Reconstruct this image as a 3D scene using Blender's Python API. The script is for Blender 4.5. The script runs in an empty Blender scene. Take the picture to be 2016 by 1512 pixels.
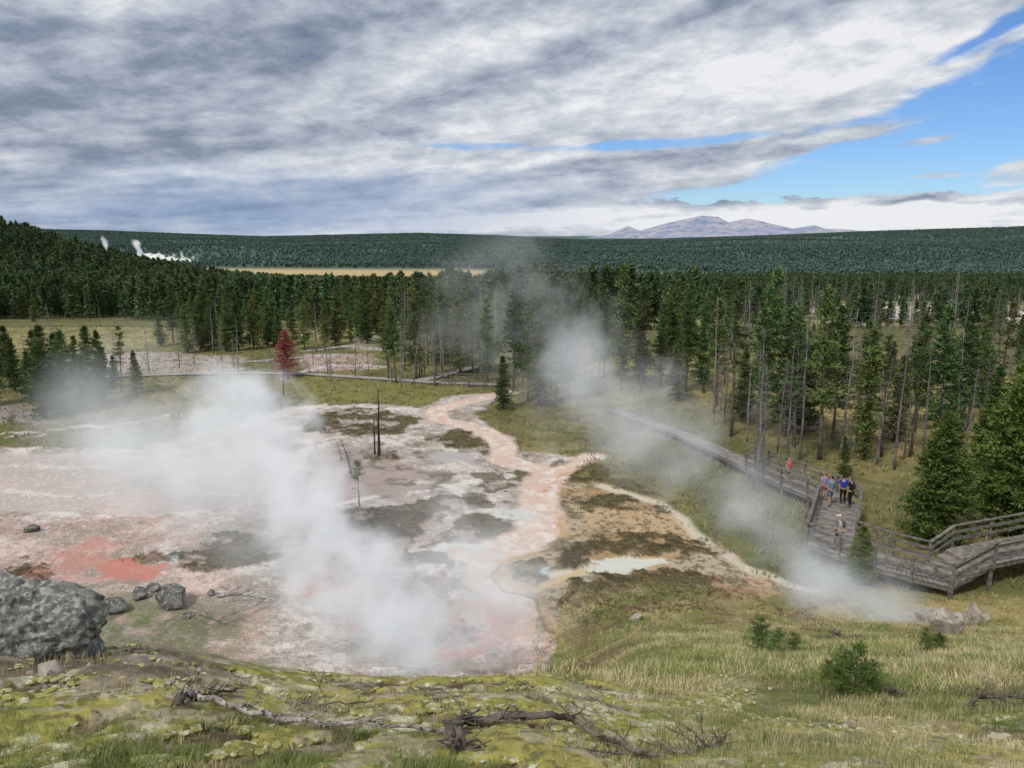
import bpy, bmesh, math, random
import numpy as np
from mathutils import Vector, Matrix, noise as mnoise
random.seed(7); rng=np.random.default_rng(11)
sc=bpy.context.scene
col=sc.collection
sc.view_settings.view_transform='Standard'; sc.view_settings.look='None'; sc.view_settings.exposure=0
# ---------------------------------------------------------------- survey
EYE=16.0; F=1514.0; PITCH=math.radians(11); CP,SP=math.cos(PITCH),math.sin(PITCH)
def ray(px,py):
    u=(px-1008)/F; v=(756-py)/F
    dy=CP+v*SP; dz=-SP+v*CP
    return u/dy, -dz/dy      # x per y , drop per y
def flat(px,py,z=0.0):
    k,t=ray(px,py); y=(EYE-z)/t
    return (k*y,y,z)
# ---------------------------------------------------------------- numpy noise
TAB=rng.random((256,256)).astype(np.float32)
def vn(x,y,s=0):
    xi=np.floor(x).astype(np.int64); yi=np.floor(y).astype(np.int64)
    fx=(x-xi); fy=(y-yi); fx=fx*fx*(3-2*fx); fy=fy*fy*(3-2*fy)
    xi=xi+s*37; yi=yi+s*91
    a=TAB[xi&255,yi&255]; b=TAB[(xi+1)&255,yi&255]; c=TAB[xi&255,(yi+1)&255]; d=TAB[(xi+1)&255,(yi+1)&255]
    return (a*(1-fx)+b*fx)*(1-fy)+(c*(1-fx)+d*fx)*fy
def fbm(x,y,o=4,s=0):
    r=0;a=.5;t=0
    for i in range(o):
        cs,sn=math.cos(i*1.1+.3),math.sin(i*1.1+.3)
        r=r+a*vn((x*cs-y*sn)*2**i,(x*sn+y*cs)*2**i,s+i); t+=a; a*=.5
    return r/t
def ss(a,b,x):
    t=np.clip((x-a)/(b-a),0,1); return t*t*(3-2*t)
# ---------------------------------------------------------------- terrain
FARP=[(130,0),(180,-4),(250,-9),(400,-17),(700,-33),(1000,-43),(1500,-46),(6000,-46),(40000,-60)]
def prof_(pts):
    a=np.array(pts+FARP,float); g=np.concatenate([np.arange(-60,36,.1)]); v=np.interp(g,a[:,0],a[:,1]); k=np.exp(-np.linspace(-2.2,2.2,27)**2); k/=k.sum()
    v2=np.convolve(np.pad(v,13,'edge'),k,'valid'); far=a[a[:,0]>36]; return np.concatenate([[-400],g,far[:,0]]),np.concatenate([[40],v2,far[:,1]])
PC=prof_([(-400,40),(-60,21),(-20,16.2),(0,14.6),(3,13.6),(5,12.65),(7,11.65),(8.5,10.75),(10,9.2),(12,7.4),(15,5.0),(20,2.0),(24,.35),(27,0)])
PR=prof_([(-400,40),(-60,21),(-20,16.2),(0,14.6),(3,13.55),(5,12.4),(7,11.3),(10,9.85),(15,7.2),(20,4.6),(25,2.1),(29,.5),(33,0)])
CR=[(-800,440),(0,449),(200,453),(400,461),(520,465),(650,462),(820,458),(980,463),(1150,472),(1300,470),(1480,464),(1700,455),(2016,445),(2800,440)]
CRu=[ray(a,460)[0] for a,b in CR]; CRz=[EYE-ray(a,b)[1]*4000-9 for a,b in CR]
def H(x,y):
    x=np.asarray(x,float); y=np.asarray(y,float)
    u=x/np.maximum(y,2.0)
    t=ss(0.0,.20,u+.03*(vn(y*.3,x*.1,5)-.5))
    z=np.interp(y,*PC)*(1-t)+np.interp(y,*PR)*t
    z=z+.30*ss(.25,.55,-u)*ss(3,6,y)*ss(16,9,y)
    z=z+44*np.exp(-((x+325)/118)**2-((y-370)/140)**2)
    crest=np.interp(u,CRu,CRz)+46
    z=z+crest*(.45*ss(1500,2500,y)+.55*ss(2700,4000,y))*ss(5600,4300,y)
    z=z+(fbm(x/600+4,y/420,3,3)-.5)*40*ss(1400,2100,y)*ss(3900,3000,y)
    z=z+(fbm(x/1.6,y/1.6,3,1)-.5)*.22*ss(34,24,y)+(fbm(x/7,y/7,3,2)-.5)*.35*ss(400,100,y)*ss(4,30,y)
    return z
YS=np.geomspace(1.2,7000,5000)
def site(px,py):
    k,t=ray(px,py); h=H(k*YS,YS); zr=EYE-t*YS
    i=np.argmax(zr<h)
    if not (zr<h).any(): i=len(YS)-1
    y=YS[i]; return (k*y,y,float(h[i]))
# ---------------------------------------------------------------- material helpers
def newmat(name):
    m=bpy.data.materials.new(name); m.use_nodes=True; nt=m.node_tree; nt.nodes.clear()
    o=nt.nodes.new('ShaderNodeOutputMaterial'); return m,nt,o
def s2l(c):
    return tuple(((v/255)/12.92 if v/255<=.04045 else ((v/255+.055)/1.055)**2.4) for v in c)
def mat(name,c1,c2,scale=3,rough=.85,bump=.3,bscale=None,rand=.0,c3=None,t3=.6,detail=5,stretch=None,bdist=.05):
    m,nt,o=newmat(name); N=nt.nodes; L=nt.links
    b=N.new('ShaderNodeBsdfPrincipled'); b.inputs['Roughness'].default_value=rough
    b.inputs['Specular IOR Level'].default_value=.2
    tc=N.new('ShaderNodeTexCoord'); mp=N.new('ShaderNodeMapping'); L.new(tc.outputs['Object'],mp.inputs[0])
    if stretch: mp.inputs['Scale'].default_value=stretch
    n=N.new('ShaderNodeTexNoise'); n.inputs['Scale'].default_value=scale; n.inputs['Detail'].default_value=detail; L.new(mp.outputs[0],n.inputs[0])
    r=N.new('ShaderNodeValToRGB'); r.color_ramp.elements[0].position=.32; r.color_ramp.elements[1].position=.68
    r.color_ramp.elements[0].color=(*c1,1); r.color_ramp.elements[1].color=(*c2,1)
    L.new(n.outputs[0],r.inputs[0]); cur=r.outputs[0]
    if c3:
        n3=N.new('ShaderNodeTexNoise'); n3.inputs['Scale'].default_value=scale*2.7; n3.inputs['Detail'].default_value=8; n3.inputs['Roughness'].default_value=.65; L.new(mp.outputs[0],n3.inputs[0])
        mr=N.new('ShaderNodeMapRange'); mr.inputs[1].default_value=t3-.05; mr.inputs[2].default_value=t3+.03; L.new(n3.outputs[0],mr.inputs[0])
        mx=N.new('ShaderNodeMix'); mx.data_type='RGBA'; L.new(mr.outputs[0],mx.inputs[0]); L.new(cur,mx.inputs[6]); mx.inputs[7].default_value=(*c3,1); cur=mx.outputs[2]
    if rand>0:
        oi=N.new('ShaderNodeObjectInfo'); mr=N.new('ShaderNodeMapRange'); L.new(oi.outputs['Random'],mr.inputs[0]); mr.inputs[3].default_value=1-rand; mr.inputs[4].default_value=1+rand
        hs=N.new('ShaderNodeHueSaturation'); L.new(cur,hs.inputs['Color']); L.new(mr.outputs[0],hs.inputs['Value'])
        mr2=N.new('ShaderNodeMapRange'); mu=N.new('ShaderNodeMath'); mu.operation='FRACT'; mm=N.new('ShaderNodeMath'); mm.operation='MULTIPLY'; mm.inputs[1].default_value=7.31
        L.new(oi.outputs['Random'],mm.inputs[0]); L.new(mm.outputs[0],mu.inputs[0]); L.new(mu.outputs[0],mr2.inputs[0]); mr2.inputs[3].default_value=.5-.05*rand/.3; mr2.inputs[4].default_value=.5+.02*rand/.3
        L.new(mr2.outputs[0],hs.inputs['Hue']); cur=hs.outputs[0]
    L.new(cur,b.inputs['Base Color'])
    if bump>0:
        nb=N.new('ShaderNodeTexNoise'); nb.inputs['Scale'].default_value=bscale or scale*4; nb.inputs['Detail'].default_value=6; L.new(mp.outputs[0],nb.inputs[0])
        bp=N.new('ShaderNodeBump'); bp.inputs['Strength'].default_value=bump; bp.inputs['Distance'].default_value=bdist; L.new(nb.outputs[0],bp.inputs['Height']); L.new(bp.outputs[0],b.inputs['Normal'])
    L.new(b.outputs[0],o.inputs[0]); return m
# ---------------------------------------------------------------- mesh helpers
def np_mesh(name,V,Fc,mats=None,smooth=False):
    V=np.asarray(V,np.float32); Fc=np.asarray(Fc,np.int32)
    me=bpy.data.meshes.new(name); n=len(Fc); k=Fc.shape[1]
    me.vertices.add(len(V)); me.vertices.foreach_set('co',V.ravel())
    me.loops.add(n*k); me.loops.foreach_set('vertex_index',Fc.ravel())
    me.polygons.add(n); me.polygons.foreach_set('loop_start',np.arange(0,n*k,k,dtype=np.int32))
    if smooth: me.polygons.foreach_set('use_smooth',np.ones(n,bool))
    me.update(calc_edges=True)
    if mats: me.materials.append(mats)
    return me
def py_mesh(name,V,Fc,m=None,smooth=False):
    me=bpy.data.meshes.new(name); me.from_pydata([tuple(v) for v in V],[],Fc); me.update()
    if smooth:
        for p in me.polygons:p.use_smooth=True
    if m: me.materials.append(m)
    return me
def ob(name,me,parent=None,loc=None,link=True):
    o=bpy.data.objects.new(name,me)
    if loc is not None:o.location=loc
    if parent:o.parent=parent
    if link: col.objects.link(o)
    return o
def tag(o,label,cat,group=None,kind=None):
    o['label']=label;o['category']=cat
    if group:o['group']=group
    if kind:o['kind']=kind
def tube(path,rad,sides=7,cap=True):
    V=[];Fc=[];n=len(path)
    for i,p in enumerate(path):
        p=Vector(p); a=Vector(path[max(i-1,0)]); b=Vector(path[min(i+1,n-1)]); d=(b-a).normalized()
        s=d.cross(Vector((0.13,.21,1)) if abs(d.z)<.9 else Vector((1,0,0))).normalized(); t=d.cross(s)
        for j in range(sides):
            an=2*math.pi*j/sides; V.append(p+rad[i]*(math.cos(an)*s+math.sin(an)*t))
    for i in range(n-1):
        for j in range(sides):
            Fc.append((i*sides+j,i*sides+(j+1)%sides,(i+1)*sides+(j+1)%sides,(i+1)*sides+j))
    if cap:
        Fc.append(tuple(range(sides))[::-1]); Fc.append(tuple(range((n-1)*sides,n*sides)))
    return V,Fc
def merge(parts):
    V=[];Fc=[]
    for v,f in parts:
        o=len(V); V+=list(v); Fc+=[tuple(i+o for i in q) for q in f]
    return V,Fc
def box(c,ax,ay,az):
    c=Vector(c);ax=Vector(ax)/2;ay=Vector(ay)/2;az=Vector(az)/2
    V=[c+sx*ax+sy*ay+sz*az for sz in(-1,1) for sy in(-1,1) for sx in(-1,1)]
    return V,[(0,2,3,1),(4,5,7,6),(0,1,5,4),(2,6,7,3),(0,4,6,2),(1,3,7,5)]
# ---------------------------------------------------------------- GROUND
az=np.concatenate([np.linspace(-math.pi,-.80,40,endpoint=False),np.linspace(-.80,.80,1000),np.linspace(.80,math.pi,40,endpoint=False)[1:]])
rows=np.concatenate([[0.3,1,1.8],np.linspace(2.4,10,280),np.geomspace(10.05,26,120),1/np.linspace(1/26.2,1/140,440),np.geomspace(142,1000,110),np.geomspace(1010,5000,120),np.geomspace(5200,40000,14)])
A,Rr=np.meshgrid(az,rows); X=Rr*np.sin(A); Y=Rr*np.cos(A)
X=X.ravel();Y=Y.ravel(); Z=H(X,Y)
nA=len(az);nR=len(rows)
w1=(fbm(X/3.2,Y/3.2,4,11)-.5); w2=(fbm(X/3.2+50,Y/3.2,4,12)-.5); g1=(fbm(X/.7,Y/.7,3,13)-.5); g2=(fbm(X/.7,Y/.7+33,3,14)-.5)
def wpoly(pts): return np.array([flat(*p)[:2] for p in pts])
def segd(x,y,P,closed=True):
    d=np.full(x.shape,1e9); n=len(P)
    for i in range(n if closed else n-1):
        ax,ay=P[i];bx,by=P[(i+1)%n]; vx,vy=bx-ax,by-ay; L=vx*vx+vy*vy+1e-9
        t=np.clip(((x-ax)*vx+(y-ay)*vy)/L,0,1); d=np.minimum(d,np.hypot(x-ax-t*vx,y-ay-t*vy))
    return d
def inside(x,y,P):
    r=np.zeros(x.shape,bool); n=len(P)
    for i in range(n):
        ax,ay=P[i];bx,by=P[(i+1)%n]
        if ay==by: continue
        c=((ay>y)!=(by>y))&(x<(bx-ax)*(y-ay)/(by-ay)+ax); r^=c
    return r
def pmask(pts,soft=.3,warp=1.5,fine=1.0):
    P=wpoly(pts); m=np.zeros(X.shape)
    lo=P.min(0)-4;hi=P.max(0)+4
    idx=np.where((X>lo[0])&(X<hi[0])&(Y>lo[1])&(Y<hi[1]))[0]
    if len(idx)==0:return m
    x=X[idx]+warp*w1[idx]*2+fine*g1[idx]; y=Y[idx]+warp*w2[idx]*2+fine*g2[idx]
    d=segd(x,y,P); d=np.where(inside(x,y,P),d,-d); m[idx]=ss(-soft,soft,d); return m
def smask(pts,w,soft=.2,warp=.8,fine=.5):
    P=wpoly(pts); m=np.zeros(X.shape); lo=P.min(0)-4-w;hi=P.max(0)+4+w
    idx=np.where((X>lo[0])&(X<hi[0])&(Y>lo[1])&(Y<hi[1]))[0]
    if len(idx)==0:return m
    x=X[idx]+warp*w1[idx]*2+fine*g1[idx]; y=Y[idx]+warp*w2[idx]*2+fine*g2[idx]
    d=segd(x,y,P,False); m[idx]=ss(w/2+soft,w/2-soft,d); return m
C=np.zeros((len(X),3)); wet=np.zeros(len(X))
def paint(m,c,amt=1.0,w=None):
    global C,wet
    a=(np.clip(m,0,1)*amt)[:,None]; C=C*(1-a)+np.array(s2l(c))*a
    if w is not None: wet=wet*(1-a[:,0])+w*a[:,0]
nb=fbm(X/5,Y/5,4,21); nm=fbm(X/1.3,Y/1.3,4,22); nf=fbm(X/.25,Y/.25,3,23); nl=fbm(X/18,Y/18,3,24); nv=fbm(X/.09,Y/.09,3,25)
one=np.ones(len(X))
paint(one,(114,108,68)); paint(ss(.45,.6,nb),(142,131,86),.8); paint(ss(.5,.65,nm),(90,96,54),.7); paint(ss(.55,.68,nl),(96,104,56),.6)
# forest floor & fields
mid=ss(95,125,Y)
paint(mid,(96,98,60),.5)
lf=pmask([(-300,640),(200,632),(380,640),(760,632),(760,665),(500,690),(300,690),(60,690),(-300,700)],1,3)
paint(lf,(150,142,92),.9); paint(lf*ss(.45,.6,nb),(112,112,64),.8); paint(lf*ss(.5,.6,nl),(172,158,112),.6)
paint(pmask([(1600,740),(2300,740),(2300,900),(1900,920),(1700,900),(1620,820)],1,3),(176,156,102),.9)
paint(pmask([(1330,690),(1560,700),(1600,780),(1400,800)],1,3),(154,142,90),.8)
paint(pmask([(1180,800),(1450,830),(1560,930),(1620,1000),(1560,1120),(1350,960),(1200,860)],1,2.5),(90,96,54),.75)
paint(pmask([(540,742),(880,748),(900,775),(800,795),(600,790),(540,775)],1,2),(130,126,70),.9)
# far land
farm=ss(230,420,Y)
paint(farm,(54,70,48))
clrG=fbm(X/60,Y/60,3,101); paint(ss(125,150,Y)*ss(700,500,Y)*ss(.1,.2,X/np.maximum(Y,1))*ss(.46,.42,clrG),(150,140,92),.9)
uu=X/np.maximum(Y,1)
wst=ss(.0,-.06,uu+.05*(nl-.5)); est=ss(.10,.12,uu)*ss(.27,.24,uu)*ss(1080,1120,Y)*ss(1260,1220,Y)
fm=np.maximum(ss(760,900,Y+60*(nl-.5))*ss(1450,1250,Y+X*.15)*ss(-1100,-800,X)*wst,est)
hz=ss(1500,3600,Y); paint(ss(1000,1100,Y),(66,88,74)); paint(hz,(76,102,98))  # bluish distance haze painted into the far ground colour
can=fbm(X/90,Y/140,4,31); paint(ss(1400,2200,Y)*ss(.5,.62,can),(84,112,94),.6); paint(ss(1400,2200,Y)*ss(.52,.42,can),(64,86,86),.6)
paint(fm,(190,168,122))
# pale far basin flats on the east
pm=np.zeros(len(X))
for pts in [[(1460,596),(1700,600),(2100,612),(2100,638),(1850,632),(1600,618)],[(1800,575),(2100,590),(2100,600),(1850,590)]]:
    P=np.array([site(*p)[:2] for p in pts]); x=X+40*(nl-.5);y=Y+60*(nb-.5)
    pm=np.maximum(pm,inside(x,y,P)*(Y>100)*1.0)
paint(pm,(205,188,180))
GEY=np.array([(-1010,1760),(-790,1700),(-700,1760),(-800,1960),(-960,2080),(-1060,2060)]); gm=inside(X+80*(nl-.5),Y+160*(nb-.5),GEY)*1.0
paint(gm,(235,232,226))
# --- thermal basin
sinter=pmask([(-700,885),(0,880),(270,887),(560,800),(700,796),(830,802),(870,782),(1000,772),(930,815),(965,850),(1000,860),(1020,885),(1170,900),(1085,950),(1090,1010),(1110,1050),(1060,1090),(985,1110),(985,1150),(1050,1175),(1060,1230),(1110,1262),(1090,1330),(1000,1400),(450,1500),(-700,1500)],.25,.8,.6)
paint(sinter,(180,168,159))
paint(sinter*ss(.42,.6,nb),(192,175,165),.8); paint(sinter*ss(.50,.62,nm),(212,204,196),.8); paint(sinter*ss(.47,.36,nm),(146,134,122),.75)
paint(sinter*ss(1,0,(Y-26)/28)*ss(.48,.64,fbm(X/4,Y/4,4,41)),(206,166,154),.65)
paint(sinter*ss(.56,.64,nf),(134,120,108),.5)
paint(sinter*ss(.52,.60,fbm(X/2.1+8,Y/1.6,4,42)),(150,140,126),.5)
fl=fbm(X/1.8+30*w1,Y/1.2,4,43); paint(sinter*ss(.035,.0,np.abs(fl-.5)),(226,220,212),.65)
tan=pmask([(1085,950),(1180,950),(1300,985),(1385,1040),(1440,1090),(1500,1140),(1640,1165),(1740,1215),(1650,1255),(1450,1225),(1300,1215),(1110,1290),(1060,1230),(1050,1180),(985,1150),(985,1110),(1060,1090),(1110,1050)],.3,.8,.6)
paint(tan,(160,145,118)); paint(tan*ss(.45,.6,nm),(188,171,145),.8); paint(tan*ss(.5,.38,nm),(120,106,80),.8); paint(tan*ss(.53,.64,nb),(190,154,110),.55)
paint(tan*ss(.56,.62,nf),(92,82,58),.7); paint(tan*ss(.03,.0,np.abs(fl-.5)),(208,196,176),.5)
# mud flats
mud=pmask([(600,905),(700,882),(760,895),(860,925),(900,960),(760,985),(680,990),(640,950)],.3,.8,.4); paint(mud,(160,142,133),.95,.3); paint(mud*ss(.5,.6,nm),(178,162,152),.5)
mud2=pmask([(-300,892),(150,892),(400,900),(560,880),(560,990),(300,1010),(-300,1010)],.4,1.2,.4); paint(mud2,(188,178,171),.85,.4); paint(mud2*ss(.47,.58,nb),(200,178,168),.6); paint(mud2*ss(.03,0,np.abs(fl-.5)),(222,214,207),.7)
for pts,c,a in [([(120,705),(260,692),(470,700),(480,728),(300,738),(180,732)],(176,164,156),.95),([(-100,790),(80,800),(120,835),(-100,840)],(150,140,134),.9),
                ([(590,700),(740,695),(740,730),(600,735)],(186,164,154),.9),([(700,655),(760,650),(740,690),(690,690)],(170,160,140),.7)]:
    paint(pmask(pts,.5,1.8,1),c,a)
for pts,w in [([(560,745),(640,722),(700,720),(760,724)],1.0),([(600,690),(690,682),(760,690)],1.4),([(480,712),(560,706),(660,700)],1.0)]:
    paint(smask(pts,w),(205,198,200),.95,.8)
for pts,w in [([(0,862),(120,850),(260,832),(420,806)],.9),([(560,806),(640,798),(760,806),(840,802)],.9),([(600,872),(700,856),(800,872),(850,870),(960,905)],.8),
     ([(690,990),(800,968),(900,955),(1000,930)],1.0),([(0,1020),(200,1015),(420,1010)],.7),([(0,885),(200,880),(360,905)],.8),([(760,1075),(900,1070),(1000,1072)],.8),([(700,1120),(850,1110),(960,1090)],.7),
     ([(860,950),(950,1000),(990,1030)],.9),([(0,960),(140,975),(330,955),(480,970)],.5),([(30,915),(200,925),(420,930)],.4)]:
    m_=smask(pts,w,.25,1.6,1.3); paint(m_*ss(.36,.5,nm),(218,211,203),.8)
# vegetation patches
vegs=[[(585,838),(640,812),(760,812),(835,825),(800,850),(700,860),(600,852)],[(850,858),(900,843),(978,852),(970,888),(880,880)],[(640,820),(700,800),(760,815),(700,830)],
 [(1090,928),(1160,903),(1210,930),(1180,950),(1100,948)],[(875,1040),(940,1012),(1035,1035),(1038,1055),(960,1064),(890,1056)],[(660,1010),(760,1003),(860,972),(905,985),(860,1012),(820,1052),(700,1075),(672,1045)],
 [(1100,985),(1200,972),(1335,998),(1320,1012),(1180,1003)],[(1088,1090),(1150,1062),(1240,1050),(1400,1060),(1425,1085),(1330,1088),(1180,1092),(1172,1122),(1110,1122)],
 [(1003,1118),(1058,1105),(1075,1138),(1040,1152),(1006,1140)],[(1095,1200),(1130,1150),(1350,1148),(1480,1190),(1610,1205),(1560,1240),(1300,1215),(1150,1240)],[(250,1094),(350,1075),(347,1100),(280,1110)],
 [(350,1090),(430,1045),(520,1060),(560,1100),(420,1120)],[(1180,1135),(1350,1120),(1420,1140),(1330,1160),(1200,1160)],[(860,1235),(930,1215),(960,1240),(900,1262)],
 [(1010,925),(1060,915),(1050,940),(1000,940)],[(1180,955),(1240,940),(1300,960),(1320,985),(1220,965)],[(700,905),(760,890),(800,900),(740,912)],[(-60,1125),(60,1100),(120,1130),(40,1180),(-60,1180)],
 [(940,880),(1010,872),(1030,890),(960,900)],[(1330,1185),(1420,1195),(1400,1215),(1320,1210)],[(870,985),(930,975),(960,990),(900,1000)]]
veg=np.zeros(len(X))
for p in vegs: veg=np.maximum(veg,pmask(p,.22,.9,1.6))
veg=veg*ss(.34,.47,nm+.2*(nf-.5))
paint(veg,(100,88,62)); paint(veg*ss(.5,.6,nm),(120,110,70),.7); paint(veg*ss(.5,.62,nf),(66,56,40),.7)
spk=sinter*ss(.58,.65,fbm(X/.9,Y/.9,4,51))*ss(.42,.6,nb)*ss(75,50,Y)*(X>-14); paint(spk,(100,88,70),.85)
# meandering outflow: cream and peach braids with a thin ochre rim
br=ss(.42,.58,fbm(X/.8,Y/.8,4,44))
CH=[([(1000,773),(920,792),(860,806),(865,826),(940,842),(985,870),(1000,905),(1070,925),(1060,965),(1045,1005),(1065,1045),(1000,1075),(940,1090)],2.0),([(1165,900),(1100,925),(1072,960),(1078,1010),(1085,1045),(1030,1078),(960,1100),(950,1140),(1020,1200),(1050,1250)],1.7)]
for pts,w in CH:
    rim=smask(pts,w+.5,.2,.5,.6); paint(rim*ss(.40,.52,nm),(186,158,132),.6)
    m_=smask(pts,w,.3,.5,.5); paint(m_,(214,196,182),.95,.25); veg=veg*(1-m_); paint(m_*br,(210,176,160),.8); paint(m_*ss(.45,.35,fbm(X/.6,Y/.6,3,45)),(226,214,203),.8)
paint(smask([(1090,1135),(1150,1128),(1200,1112),(1290,1105)],.9,.3,.4,.3),(210,202,184),.95,.6)
paint(smask([(1180,955),(1300,990),(1350,1020),(1400,1075),(1470,1120),(1600,1165)],.7,.25,.5,.3),(206,196,176),.9)
og=ss(.36,.54,nm)
paint(smask([(1170,905),(1095,935),(1076,965),(1095,1012),(1118,1055),(1065,1090),(984,1108),(978,1150),(1050,1178),(1068,1235),(1110,1265)],.42,.2,.5,.5)*og,(188,150,98),.85,.3)
paint(smask([(985,1145),(1050,1165),(1110,1140),(1150,1125)],.5,.2,.3,.2),(208,180,134),.9,.3)
paint(smask([(982,1112),(968,1135),(988,1160),(1048,1182),(1056,1215),(1070,1240),(1112,1268)],.12,.08,.4,.3),(84,70,56),.75)
# coral patches
red=pmask([(70,1135),(130,1080),(240,1035),(310,1040),(300,1080),(345,1110),(300,1140),(180,1150)],.9,1.4,1.8)*ss(.40,.60,nm); paint(red,(190,136,123),.8)
pool=pmask([(190,1112),(250,1090),(335,1112),(300,1138),(220,1135)],.2,.8,.8); paint(pool,(190,124,109),.9,.5)
for pts,s_ in [([(800,1250),(900,1190),(1010,1200),(1040,1250),(990,1305),(850,1310)],1),([(1400,1140),(1480,1140),(1510,1180),(1430,1192)],.8),([(560,1120),(700,1100),(720,1150),(600,1170)],.8),([(1380,1195),(1500,1180),(1520,1215),(1400,1215)],.8),([(160,1030),(260,1010),(330,1020),(240,1040)],.7)]:
    paint(pmask(pts,.7,1.2,1.3)*ss(.38,.56,nm),(190,132,117),.85*s_)
# pools
wat=np.zeros(len(X))
for pts,c in [([(850,896),(900,888),(940,894),(935,906),(885,908)],(172,168,166)),([(975,1002),(1030,1002),(1042,1022),(995,1028)],(194,200,194)),([(870,1066),(950,1068),(1030,1060),(960,1076),(880,1076)],(196,199,190)),
     ([(1178,1100),(1240,1096),(1300,1102),(1270,1122),(1190,1124)],(202,205,194)),([(1050,1122),(1082,1112),(1078,1134),(1056,1138)],(176,196,200)),([(345,1092),(372,1088),(366,1104),(348,1104)],(178,194,198)),([(905,1002),(935,1004),(928,1014),(900,1010)],(188,197,194))]:
    m=pmask(pts,.15,1.0,1.4); paint(m,c,.9,.8); wat=np.maximum(wat,m)
veg=veg*(1-wat)
# left mossy foot of slope
lm=ss(34.5,31,Y+2*w1+X*.12+3.0)*ss(-9,-13,X)*ss(8,12,Y)
paint(lm*ss(.32,.48,nm),(114,114,84),.95); paint(lm*ss(.52,.6,nb),(98,116,60),.7); paint(lm*ss(.55,.65,nf),(150,144,132),.6)
# near slope
u=X/np.maximum(Y,1); t=ss(0.0,.12,u+.05*(nb-.5))
slope=np.where(t>.5,ss(33.5,30,Y+w1*4),ss(25,23,Y))*1.0
paint(slope,(150,136,92)); paint(slope*ss(.45,.56,nm),(172,156,108),.8); paint(slope*ss(.52,.62,nb),(118,118,62),.8); paint(slope*ss(.5,.6,nf),(116,104,70),.5)
paint(slope*t*ss(.5,.6,fbm(X/2.2,Y/2.2,3,61)),(98,112,52),.7)
paint(slope*t*ss(.54,.62,fbm(X/1.2+9,Y/1.2,4,62))*ss(9,16,Y),(108,86,62),.75)
paint(slope*ss(13,22,X)*ss(20,27,Y),(186,164,114),.7)
moss=slope*(1-ss(.12,.45,u))*ss(10.5,9,Y)+slope*ss(.12,.45,u)*ss(6.5,5.2,Y)*.9
mn=fbm(X/.35,Y/.35,4,71); mo2=fbm(X/.8,Y/.8,3,72)
paint(moss,(140,126,96),.8)
paint(moss*ss(.46,.54,mn),(172,164,84),.95); paint(moss*ss(.46,.54,mn)*ss(.5,.6,mo2),(148,150,66),.9)
paint(moss*ss(.54,.60,fbm(X/.16+9,Y/.16,3,73))*ss(.4,.52,mo2),(214,209,178),.9)
paint(moss*ss(.46,.41,mn)*ss(.52,.44,mo2),(86,68,50),.85)
paint(moss*ss(.58,.62,nf),(178,164,142),.7); paint(moss*ss(.60,.64,nv),(92,80,52),.6)
lb=ss(-.35,-.5,u)*ss(10,8.5,Y)*ss(4.6,5.4,Y); paint(lb*ss(.4,.5,mn+.1),(146,135,126),.8); paint(lb*ss(.5,.58,mo2),(88,70,52),.7)
# displacement detail
nearf=ss(12,8,Y)*slope
Z=Z+nearf*(.055*ss(.44,.62,mn)*moss+.035*(nf-.5)+.03*(nv-.5))
bas=ss(24,30,Y)*ss(140,100,Y)
Z=Z+bas*(veg*(.06+.18*(nf-.3))+(.08*(nm-.5)+.05*(nf-.5))*(1-.9*wet)-.06*wat-.05*sinter)
V=np.stack([X,Y,Z],1)
i=np.arange(nR-1)[:,None]*nA; j=np.arange(nA)[None,:]; j2=(j+1)%nA
Fc=np.stack([i+j,i+j2,i+nA+j2,i+nA+j],-1).reshape(-1,4)[:, ::-1]
m,nt,o=newmat('ground'); N=nt.nodes;L=nt.links
at=N.new('ShaderNodeAttribute');at.attribute_name='Col'; aw=N.new('ShaderNodeAttribute');aw.attribute_name='wet'
b=N.new('ShaderNodeBsdfPrincipled'); geo=N.new('ShaderNodeNewGeometry')
n1=N.new('ShaderNodeTexNoise');n1.inputs['Scale'].default_value=9;n1.inputs['Detail'].default_value=7;n1.inputs['Roughness'].default_value=.7;L.new(geo.outputs['Position'],n1.inputs[0])
mr=N.new('ShaderNodeMapRange');L.new(n1.outputs[0],mr.inputs[0]);mr.inputs[1].default_value=.3;mr.inputs[2].default_value=.7;mr.inputs[3].default_value=.56;mr.inputs[4].default_value=1.28
mu=N.new('ShaderNodeVectorMath');mu.operation='SCALE';L.new(at.outputs['Color'],mu.inputs[0])
mxw=N.new('ShaderNodeMix');L.new(aw.outputs['Fac'],mxw.inputs[0]);L.new(mr.outputs[0],mxw.inputs[2]);mxw.inputs[3].default_value=1.0
L.new(mxw.outputs[0],mu.inputs['Scale']);L.new(mu.outputs[0],b.inputs['Base Color'])
mw=N.new('ShaderNodeMapRange');L.new(aw.outputs['Fac'],mw.inputs[0]);mw.inputs[3].default_value=.9;mw.inputs[4].default_value=.15;L.new(mw.outputs[0],b.inputs['Roughness'])
b.inputs['Specular IOR Level'].default_value=.3
bp=N.new('ShaderNodeBump');bp.inputs['Distance'].default_value=.06;L.new(n1.outputs[0],bp.inputs['Height'])
ms=N.new('ShaderNodeMapRange');L.new(aw.outputs['Fac'],ms.inputs[0]);ms.inputs[3].default_value=.7;ms.inputs[4].default_value=.06;L.new(ms.outputs[0],bp.inputs['Strength'])
L.new(bp.outputs[0],b.inputs['Normal']);L.new(b.outputs[0],o.inputs[0])
gme=np_mesh('ground',V,Fc,m,True)
ca=gme.color_attributes.new('Col','FLOAT_COLOR','POINT'); ca.data.foreach_set('color',np.concatenate([C,np.ones((len(C),1))],1).astype(np.float32).ravel())
wa=gme.attributes.new('wet','FLOAT','POINT'); wa.data.foreach_set('value',wet.astype(np.float32))
g=ob('ground',gme); tag(g,'hot spring basin floor with pink sinter, streams and grassy slope','ground',kind='structure')
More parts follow.
